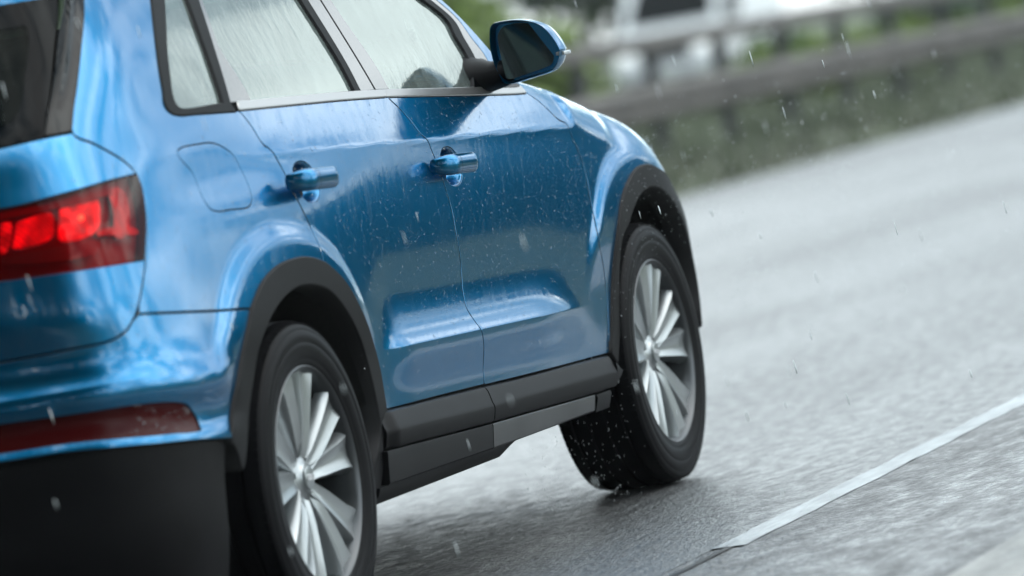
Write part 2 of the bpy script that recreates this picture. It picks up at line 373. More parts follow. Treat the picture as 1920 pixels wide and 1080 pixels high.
p0 = pm.build('post', M['post_steel'], gr, False)
for i in range(62):
    if i == 0: p0.location = (-10-20+20, 0, 0); continue
    q = p0.copy(); link(q, gr); q.location = (-10+i*2.0, 0, 0)
for o in gr.children: o.location.x -= 8      # run starts behind the frame's left side

# ================================================================ trees and bushes
mat('bark', (.05, .04, .03), .9, bump=(12, .6, .02))
for nm, c in (('leaf_dark', (.022, .05, .022)), ('leaf_mid', (.05, .095, .028)), ('leaf_bright', (.13, .19, .035))): mat(nm, c, .55, vary=(1.3, .45))
def leaf_cloud(n, rx, rz, cz, size, seed, lobes=9):
    r = np.random.default_rng(seed); u = r.normal(size=(lobes, 3)); u /= np.linalg.norm(u, axis=1)[:, None]
    cen = u*np.array([rx, rx, rz])*.58*r.random((lobes, 1))**.4+np.array([0, 0, cz]); rad = r.uniform(.38, .62, lobes)*min(rx, rz)
    k = r.integers(0, lobes, n); d = r.normal(size=(n, 3)); d /= np.linalg.norm(d, axis=1)[:, None]
    P = cen[k]+d*(rad[k]*r.random(n)**.45)[:, None]; P[:, 2] = np.maximum(P[:, 2], .06)
    a = r.normal(size=(n, 3)); a /= np.linalg.norm(a, axis=1)[:, None]; b = np.cross(a, r.normal(size=(n, 3))); b /= np.linalg.norm(b, axis=1)[:, None]
    s = size*r.uniform(.6, 1.3, (n, 1)); Q = np.stack([P-a*s, P+b*s*.55, P+a*s, P-b*s*.55], 1)
    return Q.reshape(-1, 3)
def leaf_mesh(name, Q, m):
    n = len(Q)//4; me = bpy.data.meshes.new(name); me.vertices.add(n*4); me.vertices.foreach_set('co', Q.ravel()); me.loops.add(n*4)
    me.loops.foreach_set('vertex_index', np.arange(n*4)); me.polygons.add(n); me.polygons.foreach_set('loop_start', np.arange(n)*4)
    me.materials.append(m); me.update(calc_edges=True); me.validate(); return me
TM = []
for k in range(5):
    h = [7.5, 6.2, 8.6, 5.4, 7.0][k]; rx = [2.6, 2.9, 2.5, 2.4, 3.2][k]
    crown = leaf_mesh('crown', leaf_cloud(2600, rx, h*.40, h*.60, .24, 50+k, 13), M[['leaf_mid', 'leaf_dark', 'leaf_dark', 'leaf_mid', 'leaf_bright'][k]])
    mb = MB(); mb.tube([(0, 0, -.1), (.05, .02, h*.25), (-.05, .05, h*.5), (.05, 0, h*.8)], [.2, .15, .1, .03], 8)
    for j in range(5):
        a = j*1.3+k; mb.tube([(0, 0, h*(.25+.08*j)), (math.cos(a)*rx*.5, math.sin(a)*rx*.5, h*(.42+.08*j))], [.08, .025], 6)
    t = mb.build('trunk', M['bark']); C.objects.unlink(t); TM.append((crown, t.data))
def tree(x, y, k, s, label, group):
    e = empty('broadleaf_tree', (x, y, 0), random.uniform(0, 6.28), label, 'tree', group); e.scale = (s, s, s*random.uniform(.9, 1.1))
    link(bpy.data.objects.new('crown', TM[k][0]), e); link(bpy.data.objects.new('trunk', TM[k][1]), e)
BMs = []
for k in range(4):
    BMs.append(leaf_mesh('bush', leaf_cloud(1100, .75, .50, .42, .075, 80+k, 8), M[['leaf_mid', 'leaf_bright', 'leaf_dark', 'leaf_bright'][k]]))
def bush(x, y, k, s, label, group):
    o = link(bpy.data.objects.new('bush', BMs[k])); o.location = (x, y, .05); o.scale = (s*1.2, s, s*random.uniform(.85, 1.15)); o.rotation_euler = (0, 0, random.uniform(0, 6))
    o['label'] = label; o['category'] = 'bush'; o['group'] = group
random.seed(11)
for i in range(34):
    x = 45+i*4.6+random.uniform(-1.5, 1.5); y = 33+random.uniform(0, 7); k = random.choice([0, 1, 2, 3, 4])
    if i < 4: k = 4
    tree(x, y, k, random.uniform(.8, 1.2), ['medium green', 'rounded dark', 'tall narrow dark', 'small green', 'bright yellow-green'][k]+(' tree beyond the opposite carriageway, nearer end of the row' if i < 10 else ' tree beyond the opposite carriageway, far end of the row'), 'trees beyond the opposite carriageway')
for i in range(7):
    tree(52+i*15+random.uniform(-3, 3), -23-random.uniform(0, 4), random.choice([0, 1, 2, 3]), random.uniform(.8, 1.1), 'tree rising above the scrub on the near side ahead of the car', 'trees on the near side ahead')
tree(-6, -27, 1, .55, 'small lone tree far out on the near side level with the car', None)
tall = [(-20-4*(i % 3)-random.uniform(0, 2), -19+i*1.6, random.choice([0, 1, 2]), random.uniform(2.9, 3.5)) for i in range(36)]  # unseen trees added across the road to darken the car's rear
for a in tall: tree(a[0], a[1], a[2], a[3], 'tall unseen tree added behind the car to darken its rear', 'unseen trees added behind the car')
def scrub(x, y, k, s, label, group):
    bush(x, y, k, s, label, group); C.objects[-1].name = 'scrub_bush'
for i in range(78):
    scrub(24+i*1.75+random.uniform(-.6, .6), -15.5-2.2*(i % 2)-random.uniform(0, 1), random.choice([0, 2, 2]), random.uniform(3.2, 4.6), 'tall dark scrub bush beside the hard shoulder ahead', 'scrub along the near side')
for i in range(34):
    scrub(-17.5-random.uniform(0, 3), -19+i*1.6, 2, random.uniform(3.4, 4.6), 'unseen scrub bush added under the trees behind the car to darken its rear', 'unseen scrub added behind the car')  # added out of view, closes bright gaps under the added trees
for (x, y, k, s) in [(33, 10.5, 0, 1.0), (36.5, 11, 1, 1.1), (47.5, 11.5, 1, 1.15), (50, 12, 0, 1.0), (54, 12.5, 3, 1.1), (57, 12, 1, 1.2), (61, 13, 2, 1.2), (65, 12.5, 1, 1.0),
                     (70, 14, 0, 1.3), (75, 14, 2, 1.2), (81, 15, 3, 1.3), (88, 15, 0, 1.3), (95, 16, 2, 1.3), (103, 16, 1, 1.4), (30, 13.5, 2, 1.3), (50, 15.8, 3, 2.3), (52.5, 16.6, 1, 2.3), (49, 15.0, 3, 2.1), (56, 18.6, 1, 2.6), (47, 16.4, 2, 2.5), (27, 12, 3, 1.3), (38, 15.5, 1, 1.6)]:
    az = math.degrees(math.atan2(y+5.149, x+10.923)); tone = ['leafy green', 'yellow-green', 'dark green', 'bright green'][k]
    if s > 2: place = 'tall %s bush in the gap between the door mirror and the white van' % tone
    elif az > 20: place = 'low %s bush hidden behind the car, beyond the crash barrier' % tone
    elif az > 16.4: place = 'low %s bush beside the white van, behind the crash barrier' % tone
    elif x < 62: place = 'low %s bush showing between barrier posts right of the white van' % tone
    elif x < 85: place = 'low %s bush between the beams near the right edge of the picture' % tone
    else: place = 'small distant %s bush behind the far end of the crash barrier' % tone
    bush(x, y, k, s, place, 'bushes behind the crash barrier')

# ================================================================ oncoming vehicles (far, out of focus)
mat('white_vehicle_paint', (.62, .65, .66), .3, coat=.6); mat('dark_plastic', (.03, .03, .032), .6)
mat('van_headlight', (.9, .92, .9), .1, emit=(.95, 1, 1), estr=.7)  # faint glow added, the headlights themselves are unlit
def wheel_simple(mb, x, y, r, w):
    mb.lathe([(r*.55, -w/2-.01), (r*.9, -w/2), (r, -w/2+.03), (r, w/2-.03), (r*.9, w/2), (r*.55, w/2+.01)], 24, (x, y, r), True)
def prism(mb, prof, y0, y1):
    n = len(prof); mb.add([(x, y0, z) for x, z in prof]+[(x, y1, z) for x, z in prof],
                          [tuple(range(n))[::-1], tuple(range(n, 2*n))]+[(i, (i+1) % n, n+(i+1) % n, n+i) for i in range(n)])
vn = empty('white_van', (85, 24.05, 0), 0, 'blurred white van coming the other way behind the crash barrier', 'van')
mb = MB(); prism(mb, [(0, .38), (-.02, .75), (.10, 1.12), (.62, 1.28), (1.30, 2.12), (1.55, 2.28), (4.9, 2.32), (5.1, 2.2), (5.15, .42), (4.5, .36)], -.97, .97)
b_ = mb.build('body', M['white_vehicle_paint'], vn, True, 25)
mb = MB(); mb.add([(.66, -.84, 1.31), (.66, .84, 1.31), (1.29, .72, 2.06), (1.29, -.72, 2.06), (.69, -.84, 1.29), (.69, .84, 1.29), (1.33, .72, 2.04), (1.33, -.72, 2.04)],
                  [(0, 3, 2, 1), (4, 5, 6, 7), (0, 1, 5, 4), (1, 2, 6, 5), (2, 3, 7, 6), (3, 0, 4, 7)])
mb.build('windscreen', M['gloss_black'], vn, False).location = (-.03, 0, .02)
for s in (-1, 1):
    mb = MB(); mb.box(-.03, .10, min(s*.58, s*.90), max(s*.58, s*.90), .74, .98, .03); mb.build('headlight', M['van_headlight'], vn, True, 40)
    mb = MB(); mb.box(1.1, 2.0, min(s*.965, s*.985), max(s*.965, s*.985), 1.32, 1.92, .005); mb.build('side_window', M['gloss_black'], vn, False)
    mb = MB(); mb.box(.8, 1.0, min(s*.99, s*1.22), max(s*.99, s*1.22), 1.25, 1.6, .04); mb.build('door_mirror', M['dark_plastic'], vn, True, 40)
    for wx in (.9, 4.1):
        mb = MB(); wheel_simple(mb, wx, s*.86, .34, .24); mb.build('wheel', M['tyre_rubber'], vn, True, 40)
mb = MB(); mb.box(-.045, .02, -.5, .5, .62, .95, .02); mb.build('grille', M['dark_plastic'], vn, False)
mb = MB(); mb.box(-.08, .12, -.95, .95, .36, .60, .04); mb.build('bumper', M['white_vehicle_paint'], vn, True, 40)
lo = empty('white_lorry', (118, 27.0, 0), 0, 'blurred white lorry following far behind the van', 'lorry')
mb = MB(); mb.box(2.4, 10.5, -1.25, 1.25, 1.15, 3.9, .05); mb.build('cargo_box', M['white_vehicle_paint'], lo, False)
mb = MB(); mb.box(0, 2.2, -1.22, 1.22, .9, 3.3, .18); mb.build('cab', M['white_vehicle_paint'], lo, True, 30)
mb = MB(); mb.box(-.02, .03, -1.05, 1.05, 1.75, 2.7, .01); mb.build('windscreen', M['gloss_black'], lo, False)
mb = MB(); mb.box(.2, 10.3, -.5, .5, .6, 1.12, .03); mb.build('chassis', M['dark_plastic'], lo, False)
for wx in (1.1, 7.8, 9.1):
    for s in (-1, 1):
        mb = MB(); wheel_simple(mb, wx, s*1.05, .5, .3); mb.build('wheel', M['tyre_rubber'], lo, True, 40)

# ================================================================ rain haze in the air
mb = MB(); mb.box(-620, 920, -520, 520, -1.1, 33)
hm = bpy.data.materials.new('rain_haze'); hm.use_nodes = True; t = hm.node_tree; t.nodes.clear()
pv = t.nodes.new('ShaderNodeVolumePrincipled'); pv.inputs['Color'].default_value = (.86, .93, .95, 1); pv.inputs['Density'].default_value = HAZE; pv.inputs['Anisotropy'].default_value = .2
oo = t.nodes.new('ShaderNodeOutputMaterial'); t.links.new(pv.outputs[0], oo.inputs['Volume'])
hz = mb.build('haze', hm, None, False); hz['kind'] = 'stuff'; hz['label'] = 'thin haze of rain and spray over the road'; hz['category'] = 'haze'
# ---------------------------------------------------------------- body surface
# The coachwork is one smooth surface: a grid of (x, y) control points, columns run from the
# nose round the right flank to the middle of the tail, rows go up in z; C2 splines both ways.
ZR = np.array([.16, .30, .42, .54, .66, .78, .88, .96, 1.02, 1.08, 1.16, 1.30, 1.45, 1.56])
SK = np.array([-1.20, -.75, -.30, .10, .50, 1.00, 1.80, 2.60, 3.10, 3.45, 3.71, 3.93, 4.25, 4.72])
# columns: x
XC = np.array([
 # c0    c1    c2    c3    c4    c5    c6    c7   c8    c9    c10    c11    c12    c13
 [3.40, 3.33, 3.18, 2.93, 2.60, 2.10, 1.30, .50, .00, -.33, -.56, -.72, -.81, -.84],
 [3.46, 3.38, 3.20, 2.94, 2.60, 2.10, 1.30, .50, .00, -.34, -.59, -.77, -.87, -.89],
 [3.48, 3.40, 3.21, 2.95, 2.60, 2.10, 1.30, .50, .00, -.34, -.595, -.78, -.88, -.90],
 [3.48, 3.40, 3.21, 2.95, 2.60, 2.10, 1.30, .50, .00, -.34, -.595, -.785, -.885, -.905],
 [3.47, 3.39, 3.20, 2.95, 2.60, 2.10, 1.30, .50, .00, -.34, -.59, -0.752, -0.845, -0.868],
 [3.45, 3.37, 3.18, 2.94, 2.60, 2.10, 1.30, .50, .00, -.34, -.575, -0.757, -0.848, -0.87],
 [3.41, 3.33, 3.15, 2.92, 2.60, 2.10, 1.30, .50, .00, -.34, -.57, -0.752, -0.843, -0.864],
 [3.36, 3.28, 3.12, 2.90, 2.60, 2.10, 1.30, .50, .00, -.34, -.565, -0.742, -0.832, -0.852],
 [3.30, 3.22, 3.08, 2.88, 2.58, 2.10, 1.30, .50, .00, -.34, -.555, -0.726, -0.818, -0.838],
 [3.24, 3.16, 3.04, 2.86, 2.56, 2.08, 1.30, .50, .00, -.335, -.54, -0.706, -0.8, -0.82],
 [3.16, 3.10, 3.00, 2.82, 2.54, 2.06, 1.30, .50, .00, -.325, -.51, -0.676, -0.768, -0.788],
 [3.00, 2.94, 2.86, 2.72, 2.48, 2.04, 1.30, .50, .01, -.28, -.44, -0.575, -0.665, -0.69],
 [2.84, 2.80, 2.74, 2.62, 2.42, 2.02, 1.30, .50, .03, -.22, -.36, -0.475, -0.56, -0.585],
 [2.74, 2.70, 2.64, 2.54, 2.38, 2.00, 1.30, .50, .04, -.18, -.30, -.40, -.46, -.48]])
YC = np.array([
 [0, 0.42, 0.728, 0.85, 0.847, 0.845, 0.845, 0.845, 0.85, 0.845, 0.82, 0.73, 0.44, 0],
 [0, 0.44, 0.754, 0.88, 0.879, 0.872, 0.872, 0.872, 0.877, 0.875, 0.862, 0.77, 0.47, 0],
 [0, 0.45, 0.763, 0.893, 0.891, 0.88, 0.88, 0.88, 0.888, 0.888, 0.872, 0.785, 0.49, 0],
 [0, 0.45, 0.766, 0.895, 0.892, 0.882, 0.882, 0.882, 0.889, 0.889, 0.876, 0.79, 0.49, 0],
 [0, 0.45, 0.755, 0.886, 0.891, 0.884, 0.884, 0.884, 0.887, 0.883, 0.862, 0.785, 0.49, 0],
 [0, 0.44, 0.734, 0.868, 0.884, 0.88, 0.88, 0.88, 0.88, 0.869, 0.848, 0.782, 0.48, 0],
 [0, 0.43, 0.717, 0.853, 0.873, 0.873, 0.873, 0.873, 0.869, 0.853, 0.832, 0.768, 0.47, 0],
 [0, 0.42, 0.694, 0.829, 0.858, 0.862, 0.863, 0.863, 0.855, 0.838, 0.815, 0.755, 0.46, 0],
 [0, 0.41, 0.669, 0.803, 0.837, 0.846, 0.848, 0.849, 0.837, 0.822, 0.8, 0.738, 0.45, 0],
 [0, 0.4, 0.645, 0.777, 0.813, 0.823, 0.826, 0.828, 0.822, 0.809, 0.783, 0.718, 0.44, 0],
 [0, 0.38, 0.616, 0.743, 0.783, 0.793, 0.797, 0.8, 0.797, 0.785, 0.76, 0.69, 0.43, 0],
 [0, 0.35, 0.565, 0.685, 0.73, 0.74, 0.745, 0.747, 0.748, 0.745, 0.718, 0.635, 0.4, 0],
 [0, 0.32, 0.51, 0.625, 0.664, 0.675, 0.681, 0.683, 0.683, 0.678, 0.65, 0.575, 0.37, 0],
 [0, 0.29, 0.46, 0.57, 0.605, 0.615, 0.621, 0.623, 0.623, 0.618, 0.59, 0.52, 0.34, 0]])

def _spl(k):
    n = len(k); h = np.diff(k); A = np.zeros((n, n)); B = np.zeros((n, n))
    A[0, 0] = A[-1, -1] = 1
    for i in range(1, n-1):
        A[i, i-1] = h[i-1]; A[i, i] = 2*(h[i-1]+h[i]); A[i, i+1] = h[i]
        B[i, i-1] = 6/h[i-1]; B[i, i] = -6/h[i-1]-6/h[i]; B[i, i+1] = 6/h[i]
    return np.linalg.solve(A, B)
_MZ, _MS = _spl(ZR), _spl(SK)

def _basis(k, M, q):
    """rows of weights w so that value(q) = w @ knots"""
    q = np.asarray(q, float); i = np.clip(np.searchsorted(k, q)-1, 0, len(k)-2)
    h = (k[1:]-k[:-1])[i]; a = (k[i+1]-q)/h; b = 1-a
    W = np.zeros((len(q), len(k))); r = np.arange(len(q))
    W[r, i] += a; W[r, i+1] += b
    W += ((a**3-a)*h*h/6)[:, None]*M[i] + ((b**3-b)*h*h/6)[:, None]*M[i+1]
    return W

def sstep(t):
    t = np.clip(t, 0, 1); return t*t*t*(t*(6*t-15)+10)

def crease_z(x): return .562-.0295*(x-.587)
def shoulder_z(x): return 1.056-.0385*x
WH = ((0., .345), (2.603, .345))

def feature(x, y, z):
    """outward push of the flank: lower ledge, shoulder edge, arch flares, bumper edge"""
    d = np.zeros_like(x)
    # lower light-catching ledge on the doors
    t = z-crease_z(x)
    amp = sstep((x-.50)/.22)*sstep((2.19-x)/.62)
    up = np.clip(t, 0, None); dn = np.clip(-t, 0, None)
    g = np.where(t >= 0, np.exp(-(up/.046)**1.35), np.exp(-(dn/.06)**1.1))
    g2 = np.where(t >= 0, np.exp(-((np.sqrt(up*up+.002**2)-.002)/.046)**1.05), 1-.5*sstep(dn/.12))
    d += .028*amp*g2-.006*amp*np.exp(-(t/.2)**2)
    # hollow above the ledge so that the ledge turns up to the sky
    d -= .005*amp*np.exp(-((t-.12)/.06)**2)
    # shoulder edge
    t = z-shoulder_z(x)
    amp = sstep((x+.15)/.5)*sstep((3.0-x)/.5)
    d += .007*amp*np.exp(-(np.sqrt(t*t+.003**2)-.003)/.035)
    # wheel arch flares
    for (wx, wz) in WH:
        r = np.hypot(x-wx, z-wz)
        ra = ARCH(np.degrees(np.arctan2(z-wz, x-wx)))
        d += .011*(1-sstep((r-ra-.030)/.07))*sstep((z-.52)/.22)*np.where(y < -.5, 1, 0)
    # rear bumper edge: a step out below the seam, undercut below the edge
    rear = sstep((-.30-x)/.22)
    zb = .630+.022*sstep((-.50-x)/.35)
    t = z-zb; lo = np.clip(-t, 0, None)
    d += rear*np.where(t >= 0, .020*np.exp(-(np.clip(t, 0, None)/.045)**1.1), .020-.026*sstep(lo/.09)+.010*sstep((lo-.09)/.05))
    return d

def S(s, z, feat=True):
    s = np.atleast_1d(np.asarray(s, float)); z = np.atleast_1d(np.asarray(z, float))
    Wz = _basis(ZR, _MZ, z); Ws = _basis(SK, _MS, s)
    x = ((Wz@XC)*Ws).sum(1); y = -((Wz@YC)*Ws).sum(1)
    if feat:
        e = 1e-3
        W2 = _basis(SK, _MS, s+e)
        tx = ((Wz@XC)*W2).sum(1)-x; ty = -((Wz@YC)*W2).sum(1)-y
        L = np.hypot(tx, ty)+1e-12
        nx, ny = ty/L, -tx/L                       # plan normal, pointing out
        sg = np.where(ny*(-1)+nx*np.where(x < 0, -1, 1) > 0, 1, -1)
        d = feature(x, y, z)
        x = x+nx*sg*d; y = y+ny*sg*d
    return np.stack([x, y, z], 1)

def SN(s, z):
    e = 1.5e-3
    a = S(np.asarray(s)+e, z)-S(np.asarray(s)-e, z); b = S(s, np.asarray(z)+e)-S(s, np.asarray(z)-e)
    n = np.cross(b, a); n /= np.linalg.norm(n, axis=1)[:, None]+1e-12
    p = S(s, z); sg = np.where(n[:, 0]*(p[:, 0]-1.3)*.25+n[:, 1]*p[:, 1] > 0, 1, -1)
    return n*sg[:, None]

# front wing: follows the flank up to its shoulder, then rolls over inwards to the bonnet shut line
_XS = np.array([1.75, 2.05, 2.30, 2.60, 2.90, 3.10, 3.28, 3.42])
_Z0 = np.array([1.10, 1.045, .955, .885, .84, .79, .74, .70])      # where the roll begins
_Z3 = np.array([1.165, 1.122, 1.078, 1.018, .953, .885, .815, .75])  # height at the shut line
_Y3 = np.array([.760, .755, .750, .735, .715, .66, .56, .44])
_MX = _spl(_XS)
TL = .20
def F(s, t):
    """t = height on the flank part; above the start of the roll, t runs on along the roll (length TL)"""
    s = np.atleast_1d(np.asarray(s, float)); t = np.atleast_1d(np.asarray(t, float))
    s, t = np.broadcast_arrays(s, t)
    x = S(s, t*0+.85)[:, 0]; xc = np.clip(x, 1.75, 3.42)
    B = _basis(_XS, _MX, xc); z0, z3, y3 = B@_Z0, B@_Z3, B@_Y3
    zf = np.minimum(t, z0); P = S(s, zf)
    Q0 = S(s, z0); Qm = S(s, z0-.01); dy = (Q0[:, 1]-Qm[:, 1])/.01
    dx = (Q0[:, 0]-Qm[:, 0])/.01
    k = np.clip((t-z0)/TL, 0, 1)
    h = z3-z0
    P1y, P1z = Q0[:, 1]+dy*h*.62, z0+h*.62
    P2y, P2z = -y3-np.clip((-Q0[:, 1]-y3), 0, 1)*.55, z3-.004
    b0, b1, b2, b3 = (1-k)**3, 3*k*(1-k)**2, 3*k*k*(1-k), k**3
    yy = b0*Q0[:, 1]+b1*P1y+b2*P2y+b3*(-y3); zz = b0*z0+b1*P1z+b2*P2z+b3*z3
    m = t > z0
    P = P.copy(); P[m, 0] = (Q0[:, 0]+dx*(zz-z0)*.3)[m]; P[m, 1] = yy[m]; P[m, 2] = zz[m]
    return P
def FN(s, t):
    e = 2e-3
    a = F(np.asarray(s)+e, t)-F(np.asarray(s)-e, t); b = F(s, np.asarray(t)+e)-F(s, np.asarray(t)-e)
    n = np.cross(b, a); n /= np.linalg.norm(n, axis=1)[:, None]+1e-12
    p = F(s, t); sg = np.where(n[:, 0]*0+n[:, 1]*(-1)+n[:, 2]*.6 > 0, 1, -1)
    return n*sg[:, None]
def ARCH(th):
    """radius of the outer edge of the arch trim at angle th (degrees from straight ahead)"""
    return np.interp(th, [-30, 0, 10, 16, 25, 33, 45, 50, 61, 69, 79, 95, 110, 122, 135, 149, 160, 175, 200],
                     [.42, .445, .452, .471, .490, .503, .512, .514, .503, .491, .477, .466, .463, .460, .457, .475, .500, .515, .52])
# ---------------------------------------------------------------- panels cut from the body surface
def smooth_line(P, step=.010):
    """Catmull-Rom through the points, resampled evenly"""
    P = np.array(P, float)
    if len(P) < 3:
        n = max(2, int(np.linalg.norm(P[1]-P[0])/step)+1); return P[0]+(P[1]-P[0])*np.linspace(0, 1, n)[:, None]
    Q = np.vstack([2*P[0]-P[1], P, 2*P[-1]-P[-2]]); out = []
    for i in range(1, len(Q)-2):
        t0 = 0; t1 = max(np.linalg.norm(Q[i]-Q[i-1]), 1e-5)**.5; t2 = t1+max(np.linalg.norm(Q[i+1]-Q[i]), 1e-5)**.5
        t3 = t2+max(np.linalg.norm(Q[i+2]-Q[i+1]), 1e-5)**.5
        t = np.linspace(t1, t2, 9)[:-1, None]
        A1 = (t1-t)/(t1-t0)*Q[i-1]+(t-t0)/(t1-t0)*Q[i]; A2 = (t2-t)/(t2-t1)*Q[i]+(t-t1)/(t2-t1)*Q[i+1]; A3 = (t3-t)/(t3-t2)*Q[i+1]+(t-t2)/(t3-t2)*Q[i+2]
        B1 = (t2-t)/(t2-t0)*A1+(t-t0)/(t2-t0)*A2; B2 = (t3-t)/(t3-t1)*A2+(t-t1)/(t3-t1)*A3
        out.append((t2-t)/(t2-t1)*B1+(t-t1)/(t2-t1)*B2)
    out.append(P[-1:]); out = np.vstack(out)
    L = np.r_[0, np.cumsum(np.linalg.norm(np.diff(out, axis=0), axis=1))]; n = max(2, int(L[-1]/step)+1)
    q = np.linspace(0, L[-1], n); return np.stack([np.interp(q, L, out[:, 0]), np.interp(q, L, out[:, 1])], 1)
def loop(*segs, step=.010):
    pts = []
    for g in segs:
        q = smooth_line(g, step)
        if pts and np.linalg.norm(q[0]-pts[-1]) < step*.5: q = q[1:]
        pts += list(q)
    if np.linalg.norm(np.array(pts[0])-pts[-1]) < step*.5: pts = pts[:-1]
    return np.array(pts)
def inside(P, poly):
    x, y = P[:, 0], P[:, 1]; c = np.zeros(len(P), bool); n = len(poly)
    for i in range(n):
        x0, y0 = poly[i]; x1, y1 = poly[(i+1) % n]
        if y0 == y1: continue
        k = (y0 > y) != (y1 > y); c ^= k & (x < (x1-x0)*(y-y0)/(y1-y0)+x0)
    return c
def area(p): return .5*np.sum(p[:, 0]*np.roll(p[:, 1], -1)-np.roll(p[:, 0], -1)*p[:, 1])
def inset(p, d):
    if area(p) < 0: p = p[::-1]
    e = np.roll(p, -1, 0)-p; e /= np.linalg.norm(e, axis=1)[:, None]+1e-12
    n = np.stack([-e[:, 1], e[:, 0]], 1); m = n+np.roll(n, 1, 0); L = np.linalg.norm(m, axis=1)[:, None]+1e-9
    m = m/L/np.clip(L/2, .5, 1); return p+m*d, m
def panel(name, parent, m, poly, holes=(), off=0., gap=.0034, res=(.016, .009), depth=.018, fn=(None, None), bev=.0007,
          mirror='copy', shape=None, left_parent=None, edge=True, dark_edge=True, crease=False):
    fS, fN = fn[0] or S, fn[1] or SN
    poly, pn = inset(np.array(poly), gap)
    hs = []
    for h in holes:
        q, qn = inset(np.array(h), -gap); hs.append((q[::-1], -qn[::-1]))
    lo, hi = poly.min(0), poly.max(0)
    gx, gy = np.meshgrid(np.arange(lo[0], hi[0], res[0]), np.arange(lo[1], hi[1], res[1]), indexing='ij')
    G = np.stack([gx.ravel(), gy.ravel()], 1); G = G[inside(G, poly)]
    xs = S(G[:, 0], np.full(len(G), .55))[:, 0] if len(G) and crease else None
    if crease:      # close rows of points along the ledge, so that its edge stays crisp
        keep = np.abs(G[:, 1]-crease_z(xs)+.002) > .016; G = G[keep]
        ls = np.arange(lo[0], hi[0], .014); lx = S(ls, ls*0+.55)[:, 0]
        for dz in (-.015, -.010, -.006, -.003, -.001, .001, .003, .006, .010): 
            E_ = np.stack([ls, crease_z(lx)+dz], 1); G = np.vstack([G, E_[inside(E_, poly)]])
    for q, _ in hs: G = G[~inside(G, q)]
    B = np.vstack([poly]+[q for q, _ in hs])
    if len(G):
        keep = np.ones(len(G), bool); th = min(res)*.55
        for i in range(0, len(G), 2000):
            d = np.abs(G[i:i+2000, None, :]-B[None]).max(2).min(1); keep[i:i+2000] = d > th
        G = G[keep]
    edges = []; b = 0
    for q in [poly]+[q for q, _ in hs]:
        n = len(q); edges += [(b+i, b+(i+1) % n) for i in range(n)]; b += n
    A = np.vstack([B, G]); r = delaunay_2d_cdt([Vector(v) for v in A], edges, [], 0, 1e-6)
    V2 = np.array([tuple(v) for v in r[0]]); T = np.array([tuple(f) for f in r[2] if len(f) == 3])
    c = V2[T].mean(1); k = inside(c, poly)
    for q, _ in hs: k &= ~inside(c, q)
    T = T[k]
    P = fS(V2[:, 0], V2[:, 1]); n3 = fN(V2[:, 0], V2[:, 1])
    o_ = off+(shape(V2[:, 0], V2[:, 1]) if shape else 0)
    P = P+n3*(np.asarray(o_).reshape(-1, 1) if shape else o_)
    if shape:      # the shape changes the normals too
        e = 1.5e-3
        def q(a, b):
            return fS(a, b)+fN(a, b)*(off+shape(a, b))[:, None]
        a_ = q(V2[:, 0]+e, V2[:, 1])-q(V2[:, 0]-e, V2[:, 1]); b_ = q(V2[:, 0], V2[:, 1]+e)-q(V2[:, 0], V2[:, 1]-e)
        nn = np.cross(b_, a_); nn /= np.linalg.norm(nn, axis=1)[:, None]+1e-12
        nn *= np.where((nn*n3).sum(1) > 0, 1, -1)[:, None]; n3 = nn
    v0, v1, v2 = P[T[:, 0]], P[T[:, 1]], P[T[:, 2]]
    fl = (np.cross(v1-v0, v2-v0)*n3[T[:, 0]]).sum(1) < 0
    T[fl] = T[fl][:, ::-1]
    V = list(P); NN = list(n3); Fc = [tuple(t) for t in T]; dark = set()
    if edge:
        b = 0
        for q, qn in [(poly, pn)]+hs:
            n = len(q)
            out2 = q-qn*bev; Pq = fS(out2[:, 0], out2[:, 1])
            lat = Pq-fS(q[:, 0], q[:, 1]); lat /= np.linalg.norm(lat, axis=1)[:, None]+1e-12
            base = P[b:b+n]; nb = n3[b:b+n]
            r1 = base+lat*bev-nb*bev; r2_ = r1-nb*depth
            i0 = len(V); V += list(r1)+list(r2_); NN += list(lat*.8+nb*.6)+list(lat)
            for i in range(n):
                j = (i+1) % n
                Fc.append((b+i, i0+i, i0+j, b+j)); dark.add(len(Fc)); Fc.append((i0+i, i0+n+i, i0+n+j, i0+j))
            b += n
    V = np.array(V); NN = np.array(NN)
    NN /= np.linalg.norm(NN, axis=1)[:, None]+1e-12
    # orient the flange faces outwards
    F2 = []
    for f in Fc:
        if len(f) == 4:
            nf = np.cross(V[f[1]]-V[f[0]], V[f[2]]-V[f[0]])
            if (nf*(NN[f[1]]+NN[f[2]])).sum() < 0: f = f[::-1]
        F2.append(f)
    if mirror == 'join':
        k = len(V); W = V.copy(); W[:, 1] *= -1; NW = NN.copy(); NW[:, 1] *= -1
        V = np.vstack([V, W]); NN = np.vstack([NN, NW]); F2 += [tuple(i+k for i in f)[::-1] for f in F2]
    if mirror == 'join': dark |= {i+len(F2)//2 for i in dark}
    ms = [m, M['dark_cavity']] if edge and dark_edge else None  # flange sides coloured dark, standing in for the shade inside the seams
    fm = [1 if i in dark else 0 for i in range(len(F2))] if ms else None
    o = make(name, V, F2, m, parent, True, NN, ms, fm)
    if mirror == 'copy' and left_parent is not False:
        W = V.copy(); W[:, 1] *= -1; NW = NN.copy(); NW[:, 1] *= -1
        o2 = make(name, W, [f[::-1] for f in F2], m, left_parent or parent, True, NW, ms, fm)
        return o, o2
    return o

